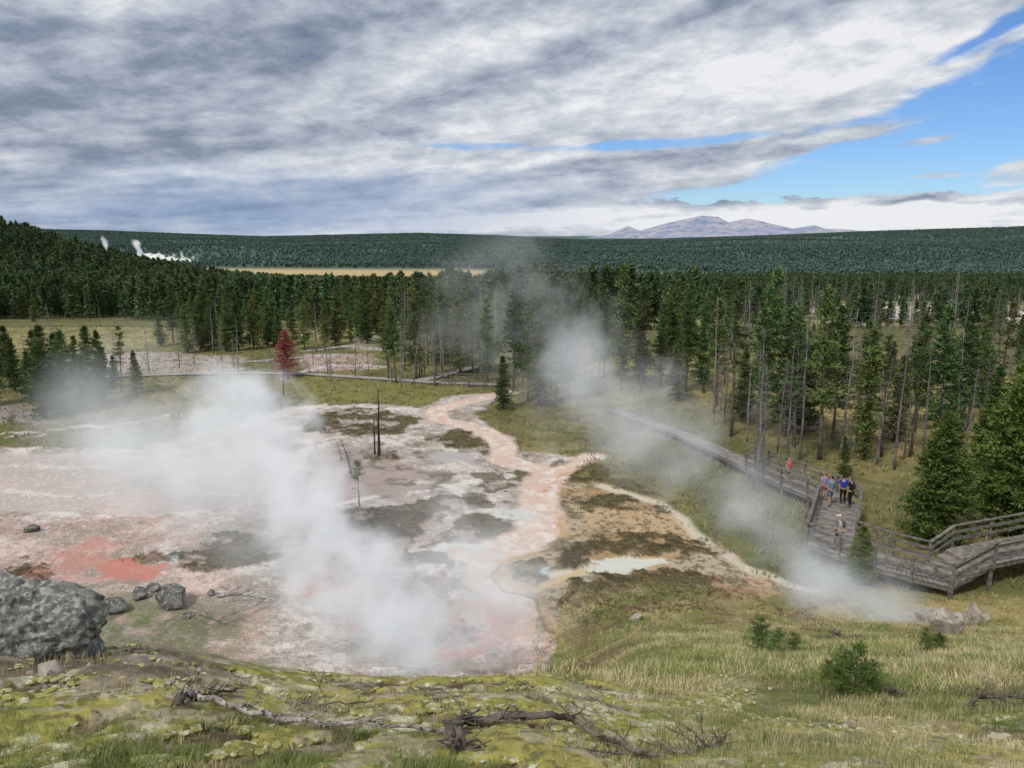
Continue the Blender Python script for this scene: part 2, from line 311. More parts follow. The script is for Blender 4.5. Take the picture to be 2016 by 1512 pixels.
# ---------------------------------------------------------------- MOUNTAIN
D=15000.0
prof=[(1080,474),(1140,470),(1200,462),(1238,444),(1262,455),(1300,443),(1340,433),(1380,424),(1412,427),(1432,438),(1470,430),(1520,441),(1560,450),(1605,443),(1625,450),(1680,452),(1740,458),(1800,466)]
px_=[ray(p[0],p[1])[0]*D for p in prof]; pz_=[EYE-ray(p[0],p[1])[1]*D for p in prof]
gx=np.linspace(px_[0],px_[-1],420); gy=np.linspace(-2200,2200,150)
MX,MY=np.meshgrid(gx,gy); top=np.interp(MX,px_,pz_)
wr=(fbm(MX/700,MY/700,4,91)-.5)*900; rid=1-np.abs(MY+wr*.8)/2200; rid=np.clip(rid,0,1)**.9
er=np.abs(fbm(MX/420+MY/900,MY/900,4,92)-.5)*2
MZ=-150+(top+150)*rid*(1-.28*er*ss(0,.2,1-rid))
V=np.stack([MX.ravel(),MY.ravel()+D,MZ.ravel()],1); nx,ny=420,150
i=np.arange(ny-1)[:,None]*nx;j=np.arange(nx-1)[None,:]
Fc=np.stack([i+j,i+j+1,i+nx+j+1,i+nx+j],-1).reshape(-1,4)
mm=mat('hazed_mountain_rock',s2l((136,144,170)),s2l((176,170,178)),scale=.002,bump=.0,c3=s2l((118,136,162)),t3=.56,detail=3)  # blue-grey aerial haze is mixed into these rock colours
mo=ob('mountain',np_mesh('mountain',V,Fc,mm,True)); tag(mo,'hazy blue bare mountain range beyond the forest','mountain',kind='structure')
# ---------------------------------------------------------------- TREES
M_pine=mat('pine_needles',(.036,.070,.022),(.125,.185,.058),scale=1.1,rough=.75,bump=0,rand=.38)
M_pineb=mat('pine_needles_fresh',(.045,.09,.022),(.15,.22,.055),scale=1.5,rough=.75,bump=0,rand=.25)
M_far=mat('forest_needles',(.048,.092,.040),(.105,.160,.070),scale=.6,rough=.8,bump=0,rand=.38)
M_vfar=mat('hazed_forest_needles',(.120,.185,.160),(.150,.218,.185),scale=.02,rough=.9,bump=0,rand=.12)  # needle colours shifted to blue green to carry distance haze
M_red=mat('rust_needles',(.24,.075,.05),(.42,.16,.11),scale=2,rough=.9,bump=0,rand=.1)
M_bark=mat('pine_bark',(.06,.05,.042),(.18,.15,.13),scale=5,bump=.5,stretch=(1,1,.25))
M_dead=mat('weathered_wood',(.09,.083,.076),(.30,.285,.27),scale=4,bump=.4,stretch=(1,1,.2),rand=.4)
M_char=mat('charred_wood',(.012,.010,.009),(.05,.042,.036),scale=6,bump=.5)
def crown(h,base,rmax,nb_,seed,leaf=.34,per=4,up=.15,wid=.42,prune=.0,ex=.75):
    r=np.random.default_rng(seed); tris=[]
    for k in range(nb_):
        t=r.random()**.85; z=h*(base+(1-base)*t)
        if t>.97: continue
        R=rmax*((1-t)**ex)*(.35+.65*min(1,t*4+.35))*r.uniform(.5,1.12)
        a=r.random()*6.283
        if prune and (vn(np.array(a*1.3),np.array(z*.55),seed)<prune): continue
        tilt=up+.55*(t-.35)+r.normal(0,.08)
        d=np.array([math.cos(a),math.sin(a),tilt]); d/=np.linalg.norm(d)
        n=max(3,int(R/(leaf*.62))+1); s=np.linspace(.12,1,n)[:,None]
        pts=np.array([0,0,z])+d*R*s; pts[:,2]-= .12*R*(s[:,0]**2)
        side=np.array([-math.sin(a),math.cos(a),0])
        for p,sv in zip(pts,s[:,0]):
            lat=r.normal(0,.22*R*(1-.55*sv),per)
            q=p+np.outer(lat,side)+r.normal(0,.2*leaf,(per,3))
            dr=d*.6+side*np.sign(lat)[:,None]*.5+r.normal(0,.45,(per,3))+[0,0,.25]
            dr/=np.linalg.norm(dr,axis=1)[:,None]
            w=np.cross(dr,r.normal(0,1,(per,3))); w/=np.linalg.norm(w,axis=1)[:,None]+1e-6
            L_=leaf*r.uniform(.6,1.25,(per,1))
            tris.append(np.stack([q-w*L_*wid*.5,q+w*L_*wid*.5,q+dr*L_],1))
    q=np.stack([np.zeros(14),np.zeros(14),h*np.linspace(.94,1.0,14)],1); dr=r.normal(0,.5,(14,3))+[0,0,.7]; w=r.normal(0,.17*leaf,(14,3))
    tris.append(np.stack([q-w,q+w,q+dr*leaf*.7],1))
    T=np.concatenate(tris); return T.reshape(-1,3),np.arange(len(T)*3).reshape(-1,3)
def trunk(h,r0,seed,limbs=14,z0=.15,z1=.6,ll=1.0,lean=.0):
    r=random.Random(seed); n=8
    path=[(lean*h*(i/n)**1.5+r.gauss(0,.004*h),r.gauss(0,.003*h),h*i/n*.98) for i in range(n+1)]; path[0]=(0,0,-.03*h)
    parts=[tube(path,[r0*(1-.88*i/n)*(1.25 if i==0 else 1) for i in range(n+1)],7)]
    for k in range(limbs):
        z=h*r.uniform(z0,z1); a=r.random()*6.283; l=ll*r.uniform(.4,1.1); f=z/h*n; i0=min(int(f),n-1); c=Vector(path[i0]).lerp(Vector(path[i0+1]),f-i0)
        d=Vector((math.cos(a),math.sin(a),r.uniform(-.35,.15)))
        parts.append(tube([c,c+d*l*.5+Vector((0,0,-.03)),c+d*l+Vector((0,0,-.12*l))],[.2*r0,.12*r0,.04*r0],4,False))
    return merge(parts)
VAR={}
def addvar(k,h,trk,crn,tm,cm):
    tv,tf=trk; VAR[k]=(h,py_mesh('trunk',tv,tf,tm,True),None if crn is None else (np_mesh('crown',crn[0],crn[1],cm) ))
for s in range(8):
    addvar(('tall',s),12,trunk(12,.15,s,28,.05,.55,1.1),crown(12,.12+.10*(s%3),1.7+.22*(s%4),150+20*(s%2),s,leaf=.38,per=5,prune=.33,ex=.55+.1*(s%3)),M_bark,M_pine)
for s in range(5):
    addvar(('full',s),9,trunk(9,.15,50+s,4,.05,.2,.5),crown(9,.03,2.0,190,50+s,leaf=.34,per=5,prune=.2,ex=.7),M_bark,M_pine)
for s in range(3):
    addvar(('lush',s),9,trunk(9,.16,70+s,4,.05,.2,.5),crown(9,.02,2.7,480,70+s,leaf=.27,per=8,up=.3,ex=.65,prune=.12),M_bark,M_pineb)
for s in range(4):
    addvar(('sparse',s),12,trunk(12,.13,80+s,70,.1,.85,1.3),crown(12,.34,1.5,90,80+s,leaf=.34,per=4,prune=.42,ex=.5),M_bark,M_pine)
for s in range(4):
    addvar(('sap',s),1.2,trunk(1.2,.018,90+s,14,.05,.7,.5),crown(1.2,.04,.58,60,90+s,leaf=.075,per=8,up=.6,prune=.32,wid=.20,ex=.5),M_bark,M_pineb)
addvar(('red',0),8,trunk(8,.13,95,20,.1,.5,.9),crown(8,.12,1.9,170,95,leaf=.32,per=4,prune=.2),M_bark,M_red)
addvar(('wispy',0),4,trunk(4,.07,97,26,.2,.95,.8),crown(4,.35,.9,40,97,leaf=.18,per=6,prune=.3,wid=.35,ex=.4,up=.5),M_bark,M_pine)
def deadbr(h,seed,n=70,ll=1.2,tw=5,lean=0.0):
    r=np.random.default_rng(seed);T=[]
    for k in range(n):
        z=h*r.uniform(.12,.97);a=r.random()*6.283;l=ll*r.uniform(.35,1)*(1.15-z/h)
        d=np.array([math.cos(a),math.sin(a),r.uniform(-.3,.35)]); p=np.array([lean*h*(z/h)**1.5,0,z]); e=p+d*l; w=np.array([-d[1],d[0],0])*.02; w2=np.array([0,0,.02])
        T+= [np.stack([p-w,p+w,e]),np.stack([p-w2,p+w2,e])]
        for q in range(tw):
            f=r.uniform(.25,1); b0=p+d*l*f; dd=d*.5+r.normal(0,.6,3); e2=b0+dd*l*.35; w3=r.normal(0,1,3); w3=w3/np.linalg.norm(w3)*.011
            T.append(np.stack([b0-w3,b0+w3,e2]))
    T=np.array(T); return T.reshape(-1,3),np.arange(len(T)*3).reshape(-1,3)
for s in range(6):
    ln=[0,.03,-.04,.0,.06,-.02][s]
    h=10; tv,tf=trunk(h,.10,200+s,16,.2,.95,.8,lean=ln); bv,bf=deadbr(h,200+s,[90,60,130,22,75,110][s],1.4,7,ln)
    VAR[('dead',s)]=(h,py_mesh('trunk',tv,tf,M_dead,True),np_mesh('limb',bv,bf,M_dead))
tv,tf=trunk(10,.24,300,26,.35,.98,.75,lean=.02); bv,bf=deadbr(10,301,44,1.3,5,.02); VAR[('char',0)]=(10,py_mesh('trunk',tv,tf,M_char,True),np_mesh('limb',bv,bf,M_char))
tv,tf=trunk(4,.15,310,24,.25,.98,1.3,lean=.25); bv,bf=deadbr(4,311,40,1.6,6,.25); VAR[('snag',0)]=(4,py_mesh('trunk',tv,tf,M_dead,True),np_mesh('limb',bv,bf,M_dead))
def plant(kind,x,y,h,label=None,cat=None,group=None,z=None,name=None,sxy=1.0,rot=None):
    vs=[k for k in VAR if k[0]==kind]; k=random.choice(vs); hh,tm,cm=VAR[k]
    dd=kind in('dead','char','snag')
    e=bpy.data.objects.new(name or ('dead_tree' if dd else 'pine_tree'),None); e.empty_display_size=.5
    e.location=(x,y,float(H(x,y)) if z is None else z); s=h/hh; e.scale=(s*sxy,s*sxy,s); e.rotation_euler=(random.gauss(0,.025),random.gauss(0,.025),random.random()*6.28 if rot is None else rot); col.objects.link(e)
    t=bpy.data.objects.new('trunk',tm); t.parent=e; col.objects.link(t)
    if cm:
        c=bpy.data.objects.new('limb' if dd else 'crown',cm); c.parent=e; col.objects.link(c)
    L0={'tall':('tall green lodgepole pine with a bare lower trunk','pines of the valley forest'),'full':('dark green pine branched down to the ground','pines of the valley forest'),
        'lush':('bushy bright green pine beside the wooden walkway','pines of the valley forest'),'sparse':('thin half bare pine with green top and grey twigs','pines of the valley forest'),
        'sap':('small bushy pine sapling growing on the grassy slope','pine saplings on the slope'),'red':('dying pine with rust red needles on the flats',None),
        'wispy':('spindly little pine with sparse needles on sinter',None),'snag':('twisted bare dead tree leaning over the mud flat','dead pines around the basin'),
        'dead':('standing dead pine with bare grey twiggy branches','dead pines around the basin'),'char':('blackened bare trunk standing in the sinter flats','charred trunks')}[kind]
    tag(e,label or L0[0],cat or ('dead tree' if dd else 'tree'),group or L0[1]); return e
def plant_px(kind,px,base,top,**k):
    x,y,z=site(px,base); t=ray(px,top)[1]; h=max(.3,(EYE-t*y)-z); return plant(kind,x,y,h,z=z,**k)
for a in [('tall',1222,768,520),('tall',1262,772,560),('tall',1300,760,590),('tall',1350,772,575),('tall',1385,775,600),('sparse',1438,860,545),('tall',1500,850,524),('tall',1180,745,590),
 ('full',1060,800,640),('full',990,808,700),('tall',1120,790,610),('sparse',1562,880,590),('tall',1612,905,565),('tall',1700,905,640),('sparse',1735,900,660),('full',1702,905,785),('sparse',1790,900,640),('tall',1845,905,600),
 ('lush',1838,1075,812),('lush',1990,1050,690),('lush',1945,960,780),('lush',1692,1148,1035),('full',1660,940,860),('tall',1895,850,620),('sparse',1950,860,590),
 ('full',88,825,640),('full',130,812,650),('full',165,800,700),('full',205,790,680),('full',30,770,665),('sparse',240,775,640),('full',268,775,690),('full',5,740,650),('full',175,772,640),
 ('full',110,800,700),('full',60,790,690),('full',225,765,700),('full',145,760,660),('full',75,775,650),('full',20,745,640),('full',115,770,655),('full',195,752,650),('full',-20,800,670),('full',-10,765,650),
 ('full',316,682,612),('full',705,662,600),('full',370,695,600),('full',420,690,590),('full',470,690,575),('full',528,682,600),('tall',600,690,590),('tall',640,690,600),('full',660,680,610),('full',690,672,620),
 ('full',395,690,605),('full',445,692,600),('full',500,688,590),('full',550,684,605),('tall',575,690,600),
 ('tall',780,755,610),('tall',820,750,590),('tall',870,735,575),('sparse',765,750,640),('tall',960,755,590),('tall',1010,770,560),('sparse',1040,790,600),('tall',1085,780,600),
 ('tall',1410,800,590),('full',1330,790,680),('full',1460,830,690),('tall',1545,860,600),('full',1590,850,680),('tall',1640,860,600),('full',1760,870,700),('tall',1800,850,620),('full',1870,860,690),('full',1950,900,720)]:
    plant_px(a[0],a[1],a[2],a[3])
plant_px('red',567,744,650,sxy=1.5)
plant_px('wispy',708,996,908)
def belt(kinds,x0,x1,y0,y1,n,h0,h1):
    for _ in range(n):
        px=random.uniform(x0,x1); py=random.uniform(y0,y1); x,y,z=site(px,py); plant(random.choice(kinds),x,y,random.uniform(h0,h1),z=z)
belt(['full','full','tall'],340,760,642,684,38,5,9.5)
belt(['full','full','tall'],-60,350,606,640,20,6,9)
belt(['tall','sparse','full','sparse'],760,1180,650,745,46,6,11.5)
belt(['tall','full','full','sparse'],1180,1450,650,760,20,5,11)
belt(['tall','full','full','sparse'],1450,2080,640,780,36,3,7.5)
belt(['sparse','tall','full'],1540,1960,800,900,8,4,10)
for a in [(1490,970,640),(1484,962,700),(1498,955,720),(1550,925,650),(1575,905,640),(1655,900,600),(1685,890,625),(1640,870,650),(1760,925,640),(1815,915,650),(1880,900,640),(1283,835,740),(1470,870,690),(1530,890,700),(790,762,640),(815,765,650),(855,760,640),(905,740,620),(935,745,640),(440,745,640),(470,740,620),
          (590,745,690),(610,742,700),(645,738,650),(652,752,660),(700,745,640),(725,738,670),(1980,830,640),(2005,760,690),(1935,880,690),(830,735,600),(975,700,560),(1065,760,600),(1095,790,640),(1725,915,700),(1780,905,720),(1850,910,700),(1900,890,720),(1670,905,720)]:
    plant_px('dead',*a)
plant_px('char',746,896,762,rot=.4); plant_px('char',738,893,812,rot=2.5)
plant_px('char',558,780,708,label='slim black burnt trunk beside a rust red pine')
plant_px('snag',690,932,862,rot=3.3); plant_px('snag',672,905,868,rot=2.8)
def dbelt(x0,x1,y0,y1,n,h0,h1):
    for _ in range(n):
        x,y,z=site(random.uniform(x0,x1),random.uniform(y0,y1)); plant('dead',x,y,random.uniform(h0,h1),z=z)
dbelt(760,1180,680,760,30,5,11); dbelt(1400,2050,680,860,56,4,11); dbelt(300,760,660,730,16,3,7); dbelt(1480,2050,612,660,56,7,11); dbelt(0,300,640,740,12,4,7)
# forest as mass
def scatter(name,P,scl,idx,srcs,label,cat):
    me=bpy.data.meshes.new(name); me.vertices.add(len(P)); me.vertices.foreach_set('co',np.asarray(P,np.float32).ravel())
    a=me.attributes.new('scl','FLOAT_VECTOR','POINT'); a.data.foreach_set('vector',np.asarray(scl,np.float32).ravel())
    rot=np.zeros((len(P),3),np.float32); rot[:,2]=rng.random(len(P))*6.28; a=me.attributes.new('rot','FLOAT_VECTOR','POINT'); a.data.foreach_set('vector',rot.ravel())
    a=me.attributes.new('idx','INT','POINT'); a.data.foreach_set('value',np.asarray(idx,np.int32))
    o=ob(name,me); c=bpy.data.collections.new(name+'_source')
    for i,s in enumerate(srcs): so=bpy.data.objects.new('%s_plant_%02d'%(name,i),s); c.objects.link(so)
    ng=bpy.data.node_groups.new(name,'GeometryNodeTree'); ng.interface.new_socket('Geometry',in_out='INPUT',socket_type='NodeSocketGeometry'); ng.interface.new_socket('Geometry',in_out='OUTPUT',socket_type='NodeSocketGeometry')
    N=ng.nodes;L=ng.links; gi=N.new('NodeGroupInput');go=N.new('NodeGroupOutput'); ip=N.new('GeometryNodeInstanceOnPoints'); ci=N.new('GeometryNodeCollectionInfo'); ci.inputs['Collection'].default_value=c; ci.inputs['Separate Children'].default_value=True; ci.inputs['Reset Children'].default_value=True
    def na(n,t):
        q=N.new('GeometryNodeInputNamedAttribute'); q.data_type=t; q.inputs['Name'].default_value=n; return [s for s in q.outputs if s.enabled and s.name=='Attribute'][0]
    L.new(gi.outputs[0],ip.inputs['Points']);L.new(ci.outputs[0],ip.inputs['Instance']);ip.inputs['Pick Instance'].default_value=True
    L.new(na('idx','INT'),ip.inputs['Instance Index']);L.new(na('rot','FLOAT_VECTOR'),ip.inputs['Rotation']);L.new(na('scl','FLOAT_VECTOR'),ip.inputs['Scale']);L.new(ip.outputs[0],go.inputs[0])
    md=o.modifiers.new('scatter','NODES'); md.node_group=ng; tag(o,label,cat,kind='stuff'); return o
def cone_tree(seed,m,n=60,h=10,leaf=.9,rm=1.5,wid=.6):
    c=crown(h,.1,rm,n,seed,leaf=leaf,per=3,wid=wid); 
    tv,tf=tube([(0,0,-.3),(0,0,h*.9)],[.14,.03],3,False)
    V=np.concatenate([c[0],np.array([tuple(v) for v in tv])]); o=len(c[0])
    F2=[(a+o,b_+o,c_+o) for a,b_,c_,d in tf]+[(a+o,c_+o,d+o) for a,b_,c_,d in tf]
    return np_mesh('tree',V,np.concatenate([c[1],np.array(F2)]),m)
mids=[cone_tree(400+s,M_far,75,leaf=.75) for s in range(6)]
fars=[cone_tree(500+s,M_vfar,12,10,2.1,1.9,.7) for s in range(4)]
def samp(n,y0,y1,p=1.0):
    y=(rng.random(n)*(y1**p-y0**p)+y0**p)**(1/p); k=rng.uniform(-.80,.80,n); return k*y,y
x,y=samp(37000,135,1050,1.25)
clr=fbm(x/60,y/60,3,101); uu=x/y
keep=((clr>.36)|((x<-130)&(y<600)))&~((y>780)&(uu<-.03)&(y<1300))
keep&=~((uu>.1)&(y<700)&(clr<.44)); keep&=~((uu>.24)&(y<420)&(rng.random(len(x))<.6))
for pts in [[(1440,590),(1700,596),(2100,604),(2100,642),(1850,636),(1600,624)],[(-300,632),(200,627),(380,636),(760,628),(760,668),(500,692),(60,692),(-300,700)]]:
    P=np.array([site(*p)[:2] for p in pts]); keep&=~(inside(x,y,P)&(rng.random(len(x))>.06))
keep&=(y>150)|((x/y>-.0))
x=x[keep];y=y[keep]; z=H(x,y); s=rng.uniform(.45,1.15,len(x))*np.where((x/y>.24)&(y<420),.72,1.0); print('mid forest',len(x))
scatter('forest',np.stack([x,y,z],1),np.stack([s*1.1,s*1.1,s],1),rng.integers(0,6,len(x)),mids,'dense dark green conifer forest filling the valley floor','forest')
x,y=samp(84000,1000,4700,1.5); uu=x/y
keep=~((y<1420-x*.15)&(uu<-.02)&(x>-1000)); keep&=~((uu>.10)&(uu<.26)&(y>1080)&(y<1260)); keep&=~inside(x,y,GEY)
keep&=(fbm(x/160,y/160,3,111)>.40)|(rng.random(len(x))<.4)
x=x[keep];y=y[keep]; z=H(x,y); s=rng.uniform(.6,1.1,len(x)); print('far forest',len(x))
scatter('distant_forest',np.stack([x,y,z],1),np.stack([s*1.7,s*1.7,s*.85],1),rng.integers(0,4,len(x)),fars,'conifer forest covering the far hills, coloured blue green for haze','forest')
# ---------------------------------------------------------------- BOARDWALK
M_plank=mat('grey_planks',(.14,.122,.108),(.32,.29,.26),scale=3,bump=.4,detail=8)
M_rail=mat('grey_rail_wood',(.085,.075,.066),(.22,.20,.18),scale=4,bump=.4)
M_pale=mat('pale_boardwalk',(.30,.28,.26),(.46,.44,.42),scale=2,bump=.2)
def walkway(name,ctr,width,railL,railR,matp,label,plank=.16,support=True,steps=()):
    P=[Vector(p) for p in ctr]; n=len(P); Le=[];Re=[]
    for i in range(n):
        d0=(P[i]-P[i-1]) if i>0 else (P[1]-P[0]); d1=(P[i+1]-P[i]) if i<n-1 else d0
        d0=Vector((d0.x,d0.y,0)).normalized(); d1=Vector((d1.x,d1.y,0)).normalized(); d=(d0+d1).normalized(); nn=Vector((-d.y,d.x,0)); k=1/max(.6,d.dot(d1))
        wd=width[i] if isinstance(width,list) else width
        Le.append(P[i]+nn*wd/2*k); Re.append(P[i]-nn*wd/2*k)
    root=bpy.data.objects.new(name,None); col.objects.link(root); tag(root,label,'boardwalk')
    parts=[]
    for i in range(n-1):
        L_=(P[i+1]-P[i]).length
        if i in steps:
            ns=max(2,int(round(abs(P[i+1].z-P[i].z)/.17)))
            for k in range(ns):
                a=k/ns;b_=(k+1)/ns; z=P[i].z+(P[i+1].z-P[i].z)*b_
                l0=Le[i].lerp(Le[i+1],a);l1=Le[i].lerp(Le[i+1],b_);r0=Re[i].lerp(Re[i+1],a);r1=Re[i].lerp(Re[i+1],b_)
                q=[l0,l1,r1,r0]; top=[Vector((v.x,v.y,z)) for v in q]; bot=[Vector((v.x,v.y,z-.2)) for v in q]
                parts.append((top+bot,[(3,2,1,0),(4,5,6,7),(0,1,5,4),(1,2,6,5),(2,3,7,6),(3,0,4,7)]))
            continue
        m_=max(2,int(L_/plank))
        for k in range(m_):
            a=(k+.05)/m_;b_=(k+.93)/m_; j=random.uniform(-.01,.01); w_=random.uniform(-.006,.006)
            l0=Le[i].lerp(Le[i+1],a);l1=Le[i].lerp(Le[i+1],b_);r0=Re[i].lerp(Re[i+1],a);r1=Re[i].lerp(Re[i+1],b_)
            l0=l0.lerp(r0,w_);l1=l1.lerp(r1,w_)
            top=[v+Vector((0,0,j)) for v in (l0,l1,r1,r0)]; bot=[v-Vector((0,0,.05)) for v in (l0,l1,r1,r0)]
            parts.append((top+bot,[(3,2,1,0),(4,5,6,7),(0,1,5,4),(1,2,6,5),(2,3,7,6),(3,0,4,7)]))
    v,f=merge(parts); ob('deck',py_mesh('deck',v,f,matp),root)
    parts=[]
    for E in (Le,Re):
        for i in range(n-1):
            a,b_=E[i],E[i+1]; d=b_-a; mid_=(a+b_)/2+(P[i]-E[i]).normalized()*.08; nn=Vector((-d.y,d.x,0)).normalized()
            parts.append(box(mid_-Vector((0,0,.17)),d*.995,nn*.06,Vector((0,0,.22))))
            m_=max(1,int(d.length/2.4))
            if support:
                for k in range(m_+1):
                    q=a.lerp(b_,k/m_)+(P[i]-E[i]).normalized()*.08; g_=float(H(q.x,q.y))-.2
                    if q.z-.28>g_: parts.append(box((q.x,q.y,(q.z-.281+g_)/2),(.12,0,0),(0,.12,0),(0,0,q.z-.281-g_)))
    v,f=merge(parts); ob('beam',py_mesh('beam',v,f,M_rail),root)
    for E,rs in ((Le,railL),(Re,railR)):
        if not rs: continue
        rl=bpy.data.objects.new('railing',None); rl.parent=root; col.objects.link(rl)
        i0,i1=rs
        for i in range(i0,i1):
            a,b_=E[i],E[i+1]; d=b_-a; m_=max(1,int(round(d.length/2.0))); dd=Vector((d.x,d.y,0)).normalized(); nn=Vector((-dd.y,dd.x,0))
            out=(E[i]-P[i]); out=Vector((out.x,out.y,0)).normalized()*.06
            for k in range(m_+(1 if i==i1-1 else 0)):
                q=a.lerp(b_,k/m_)+out; v,f=box(q+Vector((0,0,.40)),dd*.10,nn*.10,Vector((0,0,1.30))); ob('post',py_mesh('post',v,f,M_rail),rl)
            mid_=(a+b_)/2+out
            for hz_,th in ((1.075,.045),(.78,.14),(.42,.14)):
                w_=.16 if hz_>1 else .04; off=Vector((0,0,0)) if hz_>1 else (P[i]-E[i]).normalized()*.075
                off.z=0; v,f=box(mid_+off+Vector((0,0,hz_)),d*1.0,nn*w_,Vector((0,0,th))); ob('rail',py_mesh('rail',v,f,M_rail),rl)
    return root,Le,Re
DZ=.9
ctr=[flat(px,py,z) for px,py,z in [(1205,806,.4),(1246,820,.5),(1330,848,.6),(1415,886,.7),(1490,920,DZ),(1560,950,DZ),(1618,972,DZ),(1652,992,DZ),(1636,1068,DZ),(1740,1104,DZ),(1850,1132,DZ)]]
e=Vector(ctr[-1]); ctr.append((e.x+2.0,e.y+1.0,DZ+.5)); ctr.append((e.x+6.5,e.y+2.6,DZ+.55)); ctr.append((e.x+12,e.y+4.5,DZ+.7))
wk,Le,Re=walkway('boardwalk',ctr,[1.0,1.1,1.2,1.35,1.6,1.8,2.0,2.1,2.1,2.0,2.0,2.0,2.0,2.0],(4,13),(4,13),M_plank,'weathered grey wooden boardwalk with railings and steps above grass',steps=(10,))
c2=[flat(px,py,.25) for px,py in [(200,741),(340,736),(480,733),(600,735),(740,744),(860,752),(990,756)]]
walkway('boardwalk',c2,1.0,None,(5,6),M_pale,'pale distant boardwalk crossing the sinter flats',plank=.5)
c3=[flat(px,py,.3) for px,py in [(820,750),(880,735),(940,721)]]
walkway('boardwalk',c3,1.4,None,None,M_pale,'short pale boardwalk running between dead pines',plank=.5)
# ---------------------------------------------------------------- PEOPLE
def skin(name,pts,edges,m,sub=2):
    me=bpy.data.meshes.new(name); me.from_pydata([p[:3] for p in pts],edges,[]); o=bpy.data.objects.new(name,me); col.objects.link(o)
    o.modifiers.new('s','SKIN'); 
    for i,p in enumerate(pts):
        d=me.skin_vertices[0].data[i]; d.radius=(p[3],p[4] if len(p)>4 else p[3]); d.use_root=(i==0)
    s=o.modifiers.new('d','SUBSURF'); s.levels=sub; s.render_levels=sub
    dg=bpy.context.evaluated_depsgraph_get(); nm=bpy.data.meshes.new_from_object(o.evaluated_get(dg)); bpy.data.objects.remove(o)
    for p in nm.polygons:p.use_smooth=True
    nm.materials.clear(); nm.materials.append(m); return nm
def cmat(n,c,v=.75): return mat(n,tuple(x*v for x in c),c,scale=18,bump=.15,rough=.8)
M_skin=cmat('skin',(.48,.28,.20),.9)
def person(px,py,head,h,shirt,legs,hair,label,cap=None,pack=None,shorts=True,step=.12,arm=0.1,z=DZ):
    x,y,_=flat(px,py,z); k=h/1.75
    e=bpy.data.objects.new('person',None); col.objects.link(e); e.location=(x,y,z+.012); e.rotation_euler=(0,0,head); e.scale=(k,k,k)
    tag(e,label,'person')
    B=[(0,0,.95,.14,.10),(0,0,1.10,.13,.095),(0,.01,1.30,.16,.11),(0,0,1.45,.07,.06),(0,.01,1.53,.052,.055),(0,.02,1.61,.078,.09),(0,.015,1.70,.07,.08)]; E=[(0,1),(1,2),(2,3),(3,4),(4,5),(5,6)]
    B.append((0,.115,1.615,.014));E.append((5,7))
    for s in(-1,1):
        B.append((s*.085,.01,1.61,.014));E.append((5,len(B)-1))
    hand=[]
    for s in(-1,1):
        i=len(B); f=s*arm
        B+=[(s*.17,0,1.41,.055),(s*.225,.0+f*.3,1.14,.042),(s*.235,.07+f,.90,.028),(s*.235,.09+f,.83,.032,.018)]; E+=[(2,i),(i,i+1),(i+1,i+2),(i+2,i+3)]
        hx,hy,hz=s*.235,.09+f,.83
        for q,l in ((-.027,.062),(-.009,.075),(.009,.070),(.027,.052)):
            hand.append(((hx,hy+q,hz),(hx-s*.004,hy+q*1.1,hz-l*.7),(hx-s*.02,hy+q*1.1,hz-l*1.25)))
        hand.append(((hx,hy+.025,hz+.035),(hx-s*.012,hy+.055,hz+.0),(hx-s*.02,hy+.062,hz-.03)))
        i=len(B); st=s*step
        B+=[(s*.09,0,.88,.085),(s*.10,st*.55+.03,.50,.058),(s*.10,st*.9-.01,.10,.036),(s*.11,st*.9+.12,.04,.034)]; E+=[(0,i),(i,i+1),(i+1,i+2),(i+2,i+3)]
    bm_=skin('body',B,E,M_skin,1)
    bmx=bmesh.new(); bmx.from_mesh(bm_)
    for fpts in hand:
        v,f=tube(fpts,[.010,.009,.006],5); vs=[bmx.verts.new(q) for q in v]
        for q in f: bmx.faces.new([vs[t_] for t_ in q])
    bmx.to_mesh(bm_); ob('body',bm_,e)
    S=[(0,0,.93,.165,.125),(0,0,1.10,.15,.115),(0,.01,1.30,.18,.13),(0,0,1.435,.09,.075)];SE=[(0,1),(1,2),(2,3)]
    for s in(-1,1):
        i=len(S); f=s*arm; S+=[(s*.175,0,1.40,.072),(s*.212,f*.2,1.20,.058)]; SE+=[(2,i),(i,i+1)]
    ob('shirt',skin('shirt',S,SE,cmat('shirt_cloth',shirt),2),e)
    T=[(0,0,.93,.155,.12)];TE=[]
    for s in(-1,1):
        i=len(T);st=s*step; T+=[(s*.092,st*.1,.84,.10),(s*.10,st*.55+.03,.52,.074)];TE+=[(0,i),(i,i+1)]
        if not shorts: T.append((s*.10,st*.9-.01,.12,.052));TE.append((i+1,i+2))
    ob('shorts' if shorts else 'trousers',skin('trousers',T,TE,cmat('leg_cloth',legs),2),e)
    for s in(-1,1):
        st=s*step; ob('shoe',skin('shoe',[(s*.10,st*.9-.05,.055,.042),(s*.105,st*.9+.06,.045,.045,.04),(s*.11,st*.9+.15,.035,.036,.028)],[(0,1),(1,2)],cmat('shoe_leather',(.05,.05,.05))),e)
        v,f=box((s*.032,.098,1.645),(.016,0,0),(0,.008,0),(0,0,.009)); ob('eye',py_mesh('eye',v,f,M_char),e)
    if cap:
        hm=skin('cap',[(0,.005,1.66,.098,.10),(0,0,1.73,.085,.085)],[(0,1)],cmat('cap_cloth',cap)); ob('cap',hm,e)
        v,f=box((0,.14,1.675),(.13,0,0),(0,.11,-.015),(0,0,.012)); ob('brim',py_mesh('brim',v,f,cmat('cap_cloth',cap)),e)
    else:
        ob('hair',skin('hair',[(0,-.012,1.73,.08,.085),(0,-.03,1.66,.088,.085),(0,-.06,1.56,.055,.035)],[(0,1),(1,2)],cmat('hair',hair,.6)),e)
